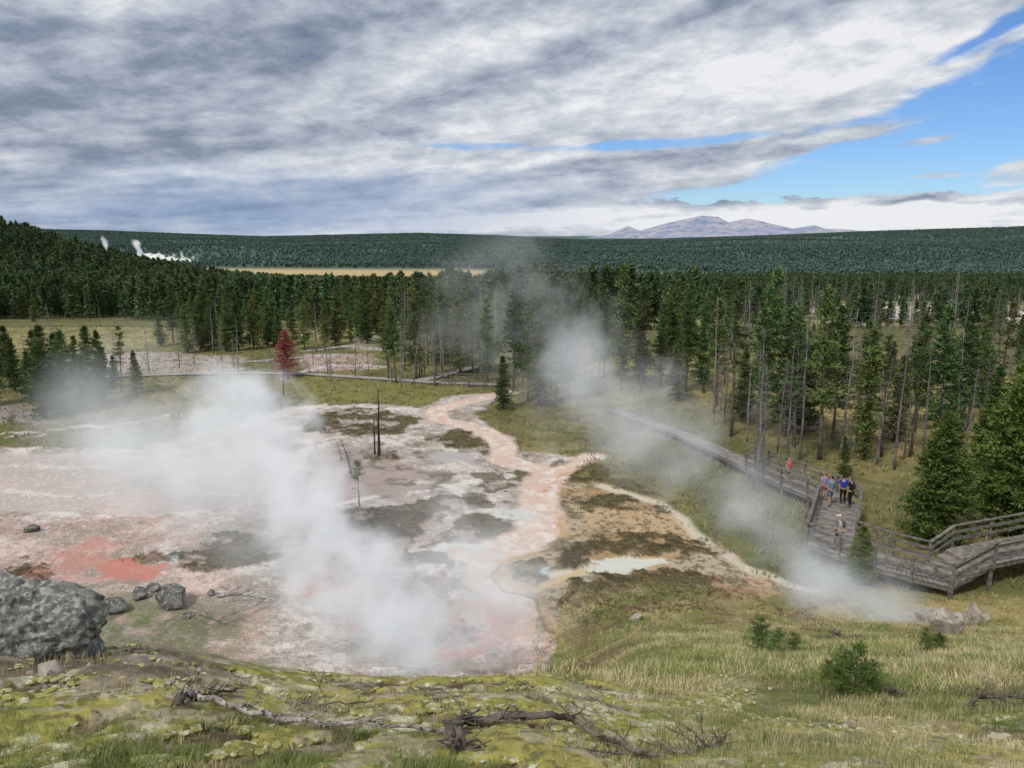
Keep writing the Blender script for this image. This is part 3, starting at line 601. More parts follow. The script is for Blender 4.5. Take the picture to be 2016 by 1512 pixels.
    if pack:
        ob('backpack',skin('backpack',[(0,-.20,1.08,.13,.085),(0,-.21,1.28,.14,.09),(0,-.18,1.42,.09,.06)],[(0,1),(1,2)],cmat('backpack_cloth',pack)),e)
        for s in (-1,1):
            v,f=tube([(s*.09,-.14,1.42),(s*.11,.0,1.485),(s*.11,.14,1.36),(s*.12,.12,1.18),(s*.13,-.10,1.08)],[.018]*5,6); ob('strap',py_mesh('strap',v,f,cmat('strap_cloth',pack)),e)
    return e
person(1649,1082,math.radians(80),1.82,(.42,.42,.40),(.03,.035,.05),(.2,.2,.2),'man in white cap, grey shirt and dark shorts with backpack',cap=(.75,.75,.73),pack=(.10,.11,.13),step=.14)
person(1634,996,math.radians(8),1.80,(.16,.28,.40),(.14,.20,.30),(.05,.03,.02),'man in faded blue shirt and shorts walking away',step=.16)
person(1621,984,math.radians(15),1.66,(.36,.30,.55),(.30,.16,.22),(.30,.16,.08),'woman in lilac top strolling along the boardwalk',step=-.12)
person(1658,992,math.radians(-25),1.70,(.02,.05,.42),(.02,.02,.03),(.03,.02,.02),'person in royal blue jacket beside the railing',shorts=False,step=.08)
person(1672,998,math.radians(20),1.74,(.02,.022,.035),(.02,.02,.025),(.12,.07,.04),'person in black clothes with dark backpack',pack=(.02,.02,.03),shorts=False,step=.1)
person(1551,948,math.radians(200),1.55,(.62,.12,.13),(.10,.10,.14),(.25,.15,.1),'child in red top standing by the boardwalk railing',step=.05)
# ---------------------------------------------------------------- ROCKS
M_lich=mat('lichen_rock',(.07,.068,.066),(.22,.215,.20),scale=7,bump=.8,bscale=16,c3=(.33,.335,.30),t3=.54,detail=9,bdist=.03)
M_dark=mat('dark_rock',(.05,.05,.05),(.20,.195,.185),scale=2.5,bump=.8,bscale=7,c3=(.30,.30,.28),t3=.58,detail=8)
M_tanr=mat('tan_rock',(.24,.20,.165),(.50,.45,.385),scale=2.6,bump=.8,bscale=7,c3=(.13,.11,.09),t3=.60,detail=8)
def rock(px,py,w,h,m,label,group=None,d=None,rough=.22,name='rock',sub=4,sink=.25,cut=.93,nc=12,lim=(.26,.40)):
    x,y,z=site(px,py); d=d or w*.8; sd=random.random()*100
    bmx=bmesh.new(); bmesh.ops.create_icosphere(bmx,subdivisions=sub,radius=.5)
    cuts=[(Vector((random.gauss(0,1),random.gauss(0,1),random.gauss(0,.7))).normalized(),random.uniform(*lim)) for _ in range(nc)]
    for v in bmx.verts:
        c=v.co.copy()
        for nn,dd in cuts:
            k=c.dot(nn)-dd
            if k>0: c-=nn*k*cut
        q=c*2.0+Vector((sd,sd*.7,0))
        k=1+rough*.9*mnoise.noise(q)+rough*.45*(mnoise.noise(q*2.3))+rough*.22*abs(mnoise.noise(q*5))+rough*.16*mnoise.noise(q*11)
        v.co=c*k*1.12; v.co.x*=w;v.co.y*=d;v.co.z=max(v.co.z,-.35)*h*1.15
    me=bpy.data.meshes.new(name); bmx.to_mesh(me); bmx.free(); me.materials.append(m)
    for p in me.polygons:p.use_smooth=True
    o=ob(name,me,loc=(x,y,z+h*(.5-sink))); o.rotation_euler=(random.uniform(-.1,.1),random.uniform(-.15,.15),random.uniform(-.3,.3)); tag(o,label,'rock',group); return o
rock(28,1294,1.25,.84,M_lich,'large grey boulder crusted with pale lichen on the slope',name='boulder',sub=6,rough=.42,d=.95,cut=.75,nc=8)
G='dark rocks at the basin edge'
for px,py,w,h in [(335,1190,1.5,1.05),(275,1178,.65,.6),(228,1202,1.2,.6),(305,1160,.65,.35),(130,1170,.55,.3),(90,1180,.7,.35),(370,1215,.5,.25),(415,1170,.4,.25)]:
    rock(px,py,w,h,M_dark,'dark lichen covered rock in mossy ground',G,rough=.3)
rock(65,1045,.8,.4,M_dark,'lone dark rock on pink sinter ground')
G='tan boulders beside the boardwalk'
for px,py,w,h in [(1830,1222,1.35,.9),(1868,1252,1.35,1.15),(1906,1230,1.25,1.05),(1940,1224,.5,.4),(1800,1216,.4,.3)]:
    rock(px,py,w,h,M_tanr,'tan angular boulder in grass',G,rough=.12,cut=1.0,nc=16,lim=(.22,.36))
rock(1252,1222,.55,.4,M_tanr,'small pale stone in dry grass',sub=3)
G='stones scattered on the slope'
for k in range(56):
    if k<34: px,py=random.uniform(0,400),random.uniform(1300,1430)
    else: px,py=random.uniform(420,1900),random.uniform(1340,1505)
    s=random.uniform(.03,.09)*(1.5 if k%9==0 else 1); rock(px,py,s,s*.6,random.choice([M_tanr,M_tanr,M_lich]),'small weathered stone lying in moss and grass',G,sub=3,name='stone',cut=1.0,nc=14,lim=(.22,.36))
rock(100,1332,.24,.14,M_tanr,'pale stone on bare soil',sub=3,name='stone',cut=1.0,nc=14,lim=(.22,.36))
# ---------------------------------------------------------------- DRIFTWOOD
M_log=mat('bleached_log',(.17,.15,.13),(.46,.42,.38),scale=9,bump=.6,bscale=30,c3=(.06,.048,.036),t3=.56)
M_logd=mat('dark_log',(.05,.038,.03),(.25,.21,.175),scale=6,bump=.7,bscale=25)
def log(name,pp,rad,lift,m,label,tw=14,tl=.3,sub=5,seed=0,dens=3,jit=.012):
    r=random.Random(seed); W=[Vector(site(*p)) for p in pp]; P=[];R=[]
    for i in range(len(W)-1):
        for k in range(sub):
            f=k/sub; q=W[i].lerp(W[i+1],f); g=float(H(q.x,q.y))+.04+lift*(.8+.2*math.sin(i*2+f*3)); P.append(Vector((q.x,q.y,g))+Vector((r.gauss(0,jit),r.gauss(0,jit),r.gauss(0,jit*.6)))); R.append(rad*(1-.65*(i+f)/(len(W)-1))*r.uniform(.85,1.15))
    P.append(W[-1]+Vector((0,0,lift+.04))); R.append(rad*.3)
    e=bpy.data.objects.new(name,None); col.objects.link(e); e.location=P[0]; P=[p-P[0] for p in P]
    v,f=tube(P,R,9); ob('stem',py_mesh('stem',v,f,m,True),e); parts=[]
    for k in range(tw):
        i=r.randrange(1,len(P)-1); d=(P[i+1]-P[i-1]).normalized(); d=(d*r.uniform(.2,1.1)+Vector((r.gauss(0,.6),r.gauss(0,.6),r.uniform(-.1,.5)))).normalized(); l=tl*r.uniform(.3,1.2); p1=P[i]+d*l*.5+Vector((r.gauss(0,.03),0,r.gauss(0,.03)))
        parts.append(tube([P[i],p1,P[i]+d*l+Vector((0,0,-.05*l))],[R[i]*.32,R[i]*.2,.002],5,False))
        for q in range(dens): dd=(d+Vector((r.gauss(0,.6),r.gauss(0,.6),r.gauss(0,.4)))).normalized(); parts.append(tube([p1,p1+dd*l*.45],[R[i]*.14,.0015],4,False))
    v,f=merge(parts); ob('twigs',py_mesh('twigs',v,f,m,True),e); tag(e,label,'branch'); return e
log('fallen_branch',[(352,1398),(400,1406),(520,1432),(640,1456),(760,1468),(895,1466)],.024,.09,M_log,'long bleached fallen branch lying across mossy ground',26,.20,seed=1,jit=.010)
log('fallen_branch',[(880,1474),(905,1456),(960,1440),(1060,1436),(1130,1450),(1200,1486),(1290,1528)],.033,.08,M_logd,'thick dark brown fallen branch with broken twigs',34,.17,seed=2)
log('fallen_branch',[(350,1416),(360,1400),(400,1394),(470,1386)],.024,.08,M_logd,'gnarled brown branch end with twiggy stubs',30,.18,seed=3)
log('fallen_branch',[(1420,1480),(1360,1500),(1250,1505),(1150,1500)],.013,.04,M_logd,'tangle of thin dead twigs on the ground',44,.22,seed=4,dens=4)
log('fallen_branch',[(1480,1300),(1540,1298),(1590,1290)],.03,.06,M_logd,'dark broken branch lying in the grass',12,.3,seed=5)
log('fallen_branch',[(1900,1410),(1960,1400),(2030,1392)],.018,.12,M_logd,'dead grey twigs piled in the grass',50,.30,seed=6,dens=4)
log('fallen_branch',[(1600,1262),(1650,1258),(1700,1262)],.07,.06,M_logd,'dark rotten branch in the grass',8,.4,seed=8)
log('fallen_branch',[(600,1405),(680,1412),(740,1400)],.010,.06,M_logd,'thin dead twigs standing in moss',14,.30,seed=12)
log('fallen_branch',[(380,1215),(430,1235),(520,1195)],.05,.3,M_dead,'grey dead branches in the mossy ground',34,1.1,seed=9,dens=5)
log('fallen_branch',[(430,1190),(470,1185),(530,1190)],.04,.3,M_dead,'leafless grey shrub standing on sinter',30,1.0,seed=10,dens=5)
def stump(px,py,s,label,seed):
    r=random.Random(seed); x,y,z=site(px,py); e=bpy.data.objects.new('tree_stump',None); col.objects.link(e); e.location=(x,y,z)
    v,f=tube([(0,0,-.05),(0.01,0,s*.3),(.03*s,0,s*.7),(.0,0.02,s)],[s*.28,s*.20,s*.14,s*.04],9); ob('stem',py_mesh('stem',v,f,M_logd),e); parts=[]
    for k in range(18):
        a=r.random()*6.28; l=s*r.uniform(.5,1.1); parts.append(tube([(0,0,s*r.uniform(.1,.7)),(math.cos(a)*l*.5,math.sin(a)*l*.5,s*r.uniform(.1,.9)),(math.cos(a)*l,math.sin(a)*l,s*r.uniform(-.05,.9))],[s*.08,s*.045,.003],5,False))
    v,f=merge(parts); ob('roots',py_mesh('roots',v,f,M_logd,True),e); tag(e,label,'stump')
stump(905,1490,.17,'dark rotten root stump with splintered spikes',1); stump(1755,1372,.16,'small charred root stump in the grass',2); stump(1640,1258,.35,'dark upturned root in the grass',3); stump(580,1500,.08,'small dark broken stump in moss',4)
for a in [(1500,1290,1218),(1530,1295,1236),(1680,1372,1268),(1650,1366,1292),(1715,1368,1300),(1630,1350,1300),(1820,1292,1236),(1845,1290,1246),(1560,1290,1246)]: plant_px('sap',*a,sxy=1.3)
# ---------------------------------------------------------------- GRASS / MOSS
def blades(P,hgt,n,spread,seed,wid=.006,lean=.5):
    r=np.random.default_rng(seed); N_=len(P)*n; B=np.repeat(P,n,0).astype(float); h=np.repeat(hgt,n)*r.uniform(.5,1.2,N_); sp=np.repeat(spread,n)
    a=r.random(N_)*6.28; B[:,0]+=np.cos(a)*sp*r.random(N_); B[:,1]+=np.sin(a)*sp*r.random(N_)
    d=np.stack([np.cos(a)*lean*r.random(N_)+.1,np.sin(a)*lean*r.random(N_),np.ones(N_)],1); d/=np.linalg.norm(d,axis=1)[:,None]
    b=r.random(N_)*6.28; w=np.stack([np.cos(b),np.sin(b),np.zeros(N_)],1)*(wid*(h/.12)**.5)[:,None]
    m_=B+d*h[:,None]*.55; t_=B+d*h[:,None]+np.stack([np.cos(a),np.sin(a),np.zeros(N_)],1)*(h*.25)[:,None]; B[:,2]-=.01
    V=np.stack([B-w,B+w,m_+w*.7,t_,m_-w*.7],1).reshape(-1,3); k=np.arange(N_)[:,None]*5
    T=np.concatenate([k+[0,1,2],k+[0,2,4],k+[4,2,3]]); return V,T
def join(*vt):
    Vs=[];Ts=[];o=0
    for v,t_ in vt: Vs.append(v);Ts.append(t_+o);o+=len(v)
    return np.concatenate(Vs),np.concatenate(Ts)
def spots(n,y0,y1,k0,k1,cond,p=-.5):
    y=(rng.random(n)*(y1**p-y0**p)+y0**p)**(1/p); k=rng.uniform(k0,k1,n); x=k*y; m_=cond(x,y); x=x[m_];y=y[m_]; return np.stack([x,y,H(x,y)],1)
M_gold=mat('dry_grass',(.30,.25,.12),(.58,.50,.30),scale=1.2,bump=0,rough=.8)
M_grn=mat('green_grass',(.10,.135,.035),(.25,.29,.095),scale=1.4,bump=0,rough=.8)
M_heath=mat('heath',(.07,.056,.032),(.18,.155,.08),scale=.7,bump=0,rough=.9)
M_moss=mat('moss',(.17,.165,.045),(.38,.36,.12),scale=5,bump=.6,bscale=60,c3=(.54,.52,.38),t3=.56,bdist=.02)
P=spots(36000,3,31,-.85,.85,lambda x,y:((fbm(x/1.1,y/1.1,3,131)>.46)|((x/y>.12)&(fbm(x/1.1,y/1.1,3,131)>.40)))&((x/y>.02)|(y<9.5))&((x/y>.16)|(rng.random(len(x))<.32)))
V1=blades(P,.022+.04*rng.random(len(P))+.0015*P[:,1],9,.05+.008*P[:,1],1,wid=.0030)
P=spots(19000,8.0,32,.03,.85,lambda x,y:(fbm(x/1.4,y/1.4,4,133)>.45),p=.6)
V2=blades(P,.045+.08*rng.random(len(P)),10,np.full(len(P),.24),11,wid=.008,lean=1.2)
V,T=join(V1,V2); o=ob('dry_grass',np_mesh('dry_grass',V,T,M_gold)); tag(o,'short golden dry grass on the hillside','grass',kind='stuff')
P=spots(26000,3,31,-.85,.85,lambda x,y:((fbm(x/1.6,y/1.6,3,141)>.52)|((x/y>.18)&(fbm(x/1.6,y/1.6,3,141)>.48)))&((x/y>.05)|(y<9.5))&((x/y>.18)|(rng.random(len(x))<.06)))
V1=blades(P,.025+.045*rng.random(len(P))+.0015*P[:,1],9,.05+.008*P[:,1],2,wid=.0035)
P2=spots(9000,2.8,4.4,-.85,-.02,lambda x,y:(fbm(x/.4,y/.4,3,151)+.3*np.clip(-x/y-.25,-.3,.4)+.12*(3.4-y)>.52))
V2=blades(P2,.035+.055*rng.random(len(P2)),9,np.full(len(P2),.04),3,wid=.0026)
P=spots(13000,8.0,32,.03,.85,lambda x,y:(fbm(x/1.8,y/1.8,4,143)>.52),p=.6)
V3=blades(P,.05+.10*rng.random(len(P)),10,np.full(len(P),.22),12,wid=.009,lean=1.1)
V,T=join(V1,V2,V3); o=ob('green_grass',np_mesh('green_grass',V,T,M_grn)); tag(o,'fresh green grass tufts on the hillside','grass',kind='stuff')
sel=np.where((veg>.5)&(Y<95)&(Y>25)&(np.abs(A.ravel())<.75))[0]; wgt=Rr.ravel()[sel]**2; pick=rng.choice(sel,9000,p=wgt/wgt.sum())
P=np.stack([X[pick],Y[pick],Z[pick]-.03],1); P[:,:2]+=rng.normal(0,.08,(len(P),2))
V,T=blades(P,.05+.09*rng.random(len(P)),7,np.full(len(P),.14),4,wid=.016,lean=1.2)
o=ob('heath',np_mesh('heath',V,T,M_heath)); tag(o,'low brown heath and sedge clumps on sinter','ground cover',kind='stuff')
gsel=np.where((sinter<.1)&(tan<.1)&(Y<150)&(Y>33)&(np.abs(A.ravel())<.78)&(pm<.5))[0]; wgt=Rr.ravel()[gsel]**1.7; pick=rng.choice(gsel,26000,p=wgt/wgt.sum())
P=np.stack([X[pick],Y[pick],Z[pick]-.03],1); P[:,:2]+=rng.normal(0,.15,(len(P),2))
V,T=blades(P,.16+.25*rng.random(len(P)),7,np.full(len(P),.38),5,wid=.02,lean=.8)
M_mead=mat('meadow_grass',(.11,.12,.05),(.34,.30,.145),scale=.25,bump=0,rough=.85)
o=ob('meadow_grass',np_mesh('meadow_grass',V,T,M_mead)); tag(o,'olive and golden meadow grass around the springs','grass',kind='stuff')
bmx=bmesh.new(); bmesh.ops.create_icosphere(bmx,subdivisions=2,radius=1); 
for v in bmx.verts: v.co*=1+.22*mnoise.noise(v.co*2.5); v.co.z=max(v.co.z,-.2)*.35
cv=np.array([v.co[:] for v in bmx.verts]); bmx.verts.index_update(); cf=np.array([[v.index for v in f.verts] for f in bmx.faces]); bmx.free()
P=spots(14000,3.2,9.5,-.8,.75,lambda x,y:(fbm(x/.35,y/.35,4,71)>.48)&((x/y<.35)|(y<6)))
s=rng.uniform(.008,.032,len(P)); an=rng.random(len(P))*6.28; ca_,sa_=np.cos(an),np.sin(an)
cx=cv[None,:,0]*ca_[:,None]-cv[None,:,1]*sa_[:,None]; cy=cv[None,:,0]*sa_[:,None]+cv[None,:,1]*ca_[:,None]
P[:,2]+=.03
V=np.stack([cx*s[:,None]*rng.uniform(.8,1.6,(len(P),1))+P[:,0:1],cy*s[:,None]+P[:,1:2],cv[None,:,2]*s[:,None]+P[:,2:3]],-1).reshape(-1,3); T=(cf[None]+np.arange(len(P))[:,None,None]*len(cv)).reshape(-1,3)
o=ob('moss',np_mesh('moss',V,T,M_moss,True)); tag(o,'yellow green moss cushions with pale lichen','moss',kind='stuff')
# ---------------------------------------------------------------- STEAM
def mth(N,L,op,a,b=None,c=None):
    q=N.new('ShaderNodeMath');q.operation=op
    for i,v in enumerate((a,b,c)):
        if v is None: continue
        if isinstance(v,(int,float)): q.inputs[i].default_value=v
        else: L.new(v,q.inputs[i])
    return q.outputs[0]
def steam(name,keys,axis,label,nscale=.4,amp=.9,glow=.36,edge=.55,hull=1.35,step=1.3,wiggle=1.0,det=4):
    ks=np.array(keys,float); s0,s1=ks[0,0],ks[-1,0]; lo=ks[:,1:4].min(0)-.01; hi=ks[:,1:4].max(0)+.01; dm=ks[:,4].max()
    n=20; V=[];Fc=[];S=16
    for i in range(n+1):
        s=s0+(s1-s0)*i/n; c1,c2,r,_=[np.interp(s,ks[:,0],ks[:,j]) for j in(1,2,3,4)]; r*=hull
        for k in range(S):
            a=2*math.pi*k/S; p=(c1+r*math.cos(a),c2+r*math.sin(a),s) if axis=='z' else (c1+r*math.cos(a),s,max(c2+r*math.sin(a),-.3)); V.append(p)
    for i in range(n):
        for k in range(S): Fc.append((i*S+k,i*S+(k+1)%S,(i+1)*S+(k+1)%S,(i+1)*S+k))
    Fc.append(tuple(range(S))[::-1]);Fc.append(tuple(range(n*S,(n+1)*S)))
    me=py_mesh(name,V,Fc); bmx=bmesh.new();bmx.from_mesh(me);bmesh.ops.recalc_face_normals(bmx,faces=bmx.faces);bmx.to_mesh(me);bmx.free()
    m,nt,o=newmat(name+'_vapour');N=nt.nodes;L=nt.links; me.materials.append(m)
    geo=N.new('ShaderNodeTexCoord'); 
    nz=N.new('ShaderNodeTexNoise');nz.inputs['Scale'].default_value=nscale*.55;nz.inputs['Detail'].default_value=2;L.new(geo.outputs['Object'],nz.inputs[0])
    vs=N.new('ShaderNodeVectorMath');vs.operation='SUBTRACT';L.new(nz.outputs['Color'],vs.inputs[0]);vs.inputs[1].default_value=(.5,.5,.5)
    vm=N.new('ShaderNodeVectorMath');vm.operation='MULTIPLY_ADD';L.new(vs.outputs[0],vm.inputs[0]);vm.inputs[1].default_value=(wiggle*2.2,)*3;L.new(geo.outputs['Object'],vm.inputs[2])
    sp=N.new('ShaderNodeSeparateXYZ');L.new(vm.outputs[0],sp.inputs[0]); X_,Y_,Z_=sp.outputs
    S_,A_,B_=(Z_,X_,Y_) if axis=='z' else (Y_,X_,Z_)
    mr=N.new('ShaderNodeMapRange');L.new(S_,mr.inputs[0]);mr.inputs[1].default_value=s0;mr.inputs[2].default_value=s1
    cr=N.new('ShaderNodeValToRGB');L.new(mr.outputs[0],cr.inputs[0]);el=cr.color_ramp.elements
    for i,k in enumerate(ks):
        f=(k[0]-s0)/(s1-s0); q=(k[1:4]-lo)/(hi-lo); cc=(*q,k[4]/dm)
        if i==0: el[0].position=0;el[0].color=cc
        elif i==len(ks)-1: el[-1].position=1;el[-1].color=cc
        else: e_=el.new(f);e_.color=cc
    sc_=N.new('ShaderNodeSeparateColor');L.new(cr.outputs[0],sc_.inputs[0])
    c1=mth(N,L,'MULTIPLY_ADD',sc_.outputs[0],float(hi[0]-lo[0]),float(lo[0]));c2=mth(N,L,'MULTIPLY_ADD',sc_.outputs[1],float(hi[1]-lo[1]),float(lo[1]));r=mth(N,L,'MULTIPLY_ADD',sc_.outputs[2],float(hi[2]-lo[2]),float(lo[2]))
    d1=mth(N,L,'SUBTRACT',A_,c1);d2=mth(N,L,'SUBTRACT',B_,c2)
    d=mth(N,L,'SQRT',mth(N,L,'ADD',mth(N,L,'MULTIPLY',d1,d1),mth(N,L,'MULTIPLY',d2,d2))); d=mth(N,L,'DIVIDE',d,r)
    n2=N.new('ShaderNodeTexNoise');n2.inputs['Scale'].default_value=nscale;n2.inputs['Detail'].default_value=det;n2.inputs['Roughness'].default_value=.6;L.new(geo.outputs['Object'],n2.inputs[0])
    dd=mth(N,L,'MULTIPLY_ADD',mth(N,L,'SUBTRACT',n2.outputs[0],.5),-amp*2.4,d)
    mr2=N.new('ShaderNodeMapRange');mr2.interpolation_type='SMOOTHSTEP';L.new(dd,mr2.inputs[0]);mr2.inputs[1].default_value=1.0;mr2.inputs[2].default_value=1.0-edge*1.6;mr2.inputs[3].default_value=0;mr2.inputs[4].default_value=1
    mr3=N.new('ShaderNodeMapRange');mr3.interpolation_type='SMOOTHSTEP';L.new(d,mr3.inputs[0]);mr3.inputs[1].default_value=hull*.98;mr3.inputs[2].default_value=hull*.6;mr3.inputs[3].default_value=0;mr3.inputs[4].default_value=1
    den=mth(N,L,'MULTIPLY',mth(N,L,'MULTIPLY',mth(N,L,'MULTIPLY',mr2.outputs[0],cr.outputs[1]),mr3.outputs[0]),float(dm))
    v=N.new('ShaderNodeVolumeScatter');v.inputs['Color'].default_value=(.96,.97,1,1);L.new(den,v.inputs['Density']);v.inputs['Anisotropy'].default_value=.1
    em=N.new('ShaderNodeEmission');em.inputs[0].default_value=(.90,.94,1,1);L.new(mth(N,L,'MULTIPLY',den,glow),em.inputs[1])  # added emission brightens the vapour in place of multiple scattering
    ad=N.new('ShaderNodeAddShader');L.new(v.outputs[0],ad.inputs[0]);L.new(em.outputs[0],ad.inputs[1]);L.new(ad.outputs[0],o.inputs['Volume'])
    try: m.cycles.volume_step_rate=step
    except Exception as ex: print(ex)
    q=ob(name,me); tag(q,label,'steam'); return q
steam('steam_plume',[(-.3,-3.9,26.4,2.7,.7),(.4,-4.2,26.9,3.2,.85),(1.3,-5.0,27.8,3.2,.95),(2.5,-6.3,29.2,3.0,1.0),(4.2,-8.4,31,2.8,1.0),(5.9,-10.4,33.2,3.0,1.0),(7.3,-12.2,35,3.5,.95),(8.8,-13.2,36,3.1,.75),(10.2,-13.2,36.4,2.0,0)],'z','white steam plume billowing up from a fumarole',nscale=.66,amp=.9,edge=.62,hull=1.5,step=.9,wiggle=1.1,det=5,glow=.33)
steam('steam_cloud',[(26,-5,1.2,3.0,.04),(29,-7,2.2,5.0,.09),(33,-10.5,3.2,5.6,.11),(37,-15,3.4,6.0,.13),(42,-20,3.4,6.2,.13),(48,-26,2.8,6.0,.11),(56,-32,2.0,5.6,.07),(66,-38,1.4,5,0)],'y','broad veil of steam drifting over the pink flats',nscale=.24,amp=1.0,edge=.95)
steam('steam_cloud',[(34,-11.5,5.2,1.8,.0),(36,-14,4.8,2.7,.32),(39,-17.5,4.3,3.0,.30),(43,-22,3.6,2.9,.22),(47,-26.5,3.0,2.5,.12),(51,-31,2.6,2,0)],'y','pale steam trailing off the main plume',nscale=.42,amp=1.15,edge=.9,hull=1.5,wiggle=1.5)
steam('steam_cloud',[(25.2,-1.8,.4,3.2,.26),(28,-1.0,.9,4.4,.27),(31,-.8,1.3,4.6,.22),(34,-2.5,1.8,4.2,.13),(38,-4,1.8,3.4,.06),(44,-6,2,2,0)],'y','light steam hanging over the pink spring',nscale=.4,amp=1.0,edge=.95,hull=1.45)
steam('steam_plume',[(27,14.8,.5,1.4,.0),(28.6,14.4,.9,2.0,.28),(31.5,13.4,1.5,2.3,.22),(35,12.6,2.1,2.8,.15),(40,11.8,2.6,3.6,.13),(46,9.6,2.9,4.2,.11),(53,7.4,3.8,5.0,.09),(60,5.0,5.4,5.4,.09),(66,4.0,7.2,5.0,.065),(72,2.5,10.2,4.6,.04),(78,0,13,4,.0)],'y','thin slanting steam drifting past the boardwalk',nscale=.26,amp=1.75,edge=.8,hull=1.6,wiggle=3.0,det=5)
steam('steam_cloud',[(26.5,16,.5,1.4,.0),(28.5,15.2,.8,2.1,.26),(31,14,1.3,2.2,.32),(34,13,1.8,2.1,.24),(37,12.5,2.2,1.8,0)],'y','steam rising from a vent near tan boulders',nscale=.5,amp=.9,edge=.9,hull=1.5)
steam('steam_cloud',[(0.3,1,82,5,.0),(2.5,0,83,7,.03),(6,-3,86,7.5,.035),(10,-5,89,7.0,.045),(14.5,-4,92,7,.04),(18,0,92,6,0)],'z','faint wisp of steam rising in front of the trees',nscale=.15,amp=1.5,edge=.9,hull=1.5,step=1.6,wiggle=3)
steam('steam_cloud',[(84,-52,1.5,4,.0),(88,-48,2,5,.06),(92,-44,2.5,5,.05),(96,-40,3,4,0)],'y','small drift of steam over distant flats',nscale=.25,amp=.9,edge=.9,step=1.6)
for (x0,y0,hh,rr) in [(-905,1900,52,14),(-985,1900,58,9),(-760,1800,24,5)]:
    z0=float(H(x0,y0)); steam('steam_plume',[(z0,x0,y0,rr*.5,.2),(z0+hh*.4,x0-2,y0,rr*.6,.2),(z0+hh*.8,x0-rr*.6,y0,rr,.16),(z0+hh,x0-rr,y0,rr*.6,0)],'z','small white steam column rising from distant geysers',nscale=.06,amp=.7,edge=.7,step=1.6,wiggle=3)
# ---------------------------------------------------------------- SKY
SUN_EL=math.radians(48); SUN_AZ=math.radians(215)
w=bpy.data.worlds.new('World'); sc.world=w; w.use_nodes=True; nt=w.node_tree; N=nt.nodes;L=nt.links; N.clear()
out=N.new('ShaderNodeOutputWorld'); sky=N.new('ShaderNodeTexSky'); sky.sky_type='NISHITA'; sky.sun_disc=False; sky.sun_elevation=SUN_EL; sky.sun_rotation=SUN_AZ; sky.air_density=1.0; sky.dust_density=.1; sky.ozone_density=3.0
hs=N.new('ShaderNodeVectorMath');hs.operation='MULTIPLY';L.new(sky.outputs[0],hs.inputs[0]);hs.inputs[1].default_value=(.50,.66,.92)
bg1=N.new('ShaderNodeBackground');L.new(hs.outputs[0],bg1.inputs[0]);bg1.inputs[1].default_value=.12
tc=N.new('ShaderNodeTexCoord');sp=N.new('ShaderNodeSeparateXYZ');L.new(tc.outputs['Generated'],sp.inputs[0]);dx,dy,dz=sp.outputs
M=lambda op,a,b=None,c=None:mth(N,L,op,a,b,c)
az_=M('ARCTAN2',dx,dy); hyp=M('SQRT',M('ADD',M('MULTIPLY',dx,dx),M('MULTIPLY',dy,dy))); el_=M('DIVIDE',dz,M('ADD',hyp,.001))
def ae(px,py):
    k,t=ray(px,py); return math.atan(k),-t/math.sqrt(1+k*k)
le=M('LOGARITHM',M('ADD',M('MAXIMUM',el_,0),.08),math.e)
cmb=N.new('ShaderNodeCombineXYZ');L.new(M('MULTIPLY',az_,.95),cmb.inputs[0]);L.new(M('SUBTRACT',le,M('MULTIPLY',az_,.75)),cmb.inputs[1])
cmb2=N.new('ShaderNodeCombineXYZ');L.new(M('MULTIPLY',az_,1.35),cmb2.inputs[0]);L.new(M('SUBTRACT',le,M('MULTIPLY',az_,.5)),cmb2.inputs[1])
aec=N.new('ShaderNodeCombineXYZ');L.new(az_,aec.inputs[0]);L.new(el_,aec.inputs[1])
def nz(src,scale,detail=8,rough=.58,dist=.0,mpscale=None,rot=0,loc=(0,0,0)):
    if mpscale:
        q=N.new('ShaderNodeMapping');q.inputs['Scale'].default_value=mpscale;q.inputs['Rotation'].default_value=(0,0,rot);q.inputs['Location'].default_value=loc;L.new(src,q.inputs[0]);src=q.outputs[0]
    n=N.new('ShaderNodeTexNoise');n.inputs['Scale'].default_value=scale;n.inputs['Detail'].default_value=detail;n.inputs['Roughness'].default_value=rough;n.inputs['Distortion'].default_value=dist;L.new(src,n.inputs[0]);return n.outputs[0]
def rng_(v,a,b,c=0,d=1,sm=True):
    q=N.new('ShaderNodeMapRange');q.interpolation_type='SMOOTHSTEP' if sm else 'LINEAR';L.new(v,q.inputs[0])
    for i,x_ in enumerate((a,b,c,d)): q.inputs[i+1].default_value=x_
    return q.outputs[0]
wob=nz(aec.outputs[0],6,5,.6,0,(1,2.2,1)); wob2=nz(aec.outputs[0],6,5,.6,0,(1,2.2,1),0,(7,3,0))
def blob(px,py,rx,ry,rot,soft=.6,wo=.06):
    a0,e0=ae(px,py); cs,sn=math.cos(rot),math.sin(rot)
    a=M('ADD',M('SUBTRACT',az_,a0),M('MULTIPLY',M('SUBTRACT',wob,.5),wo*2)); e_=M('ADD',M('SUBTRACT',el_,e0),M('MULTIPLY',M('SUBTRACT',wob2,.5),wo))
    p=M('DIVIDE',M('ADD',M('MULTIPLY',a,cs),M('MULTIPLY',e_,sn)),rx/F); q=M('DIVIDE',M('SUBTRACT',M('MULTIPLY',e_,cs),M('MULTIPLY',a,sn)),ry/F)
    return rng_(M('SQRT',M('ADD',M('MULTIPLY',p,p),M('MULTIPLY',q,q))),1+soft,1-soft)
n1=nz(cmb.outputs[0],2.9,9,.56,.15); n2=nz(cmb.outputs[0],1.3,4,.5,.1,(1,1,1),0,(3,5,0)); n3=nz(cmb2.outputs[0],7.5,9,.60,.2); n4=nz(aec.outputs[0],22,8,.62,.15,(1,2.3,1),.15)
R=math.radians
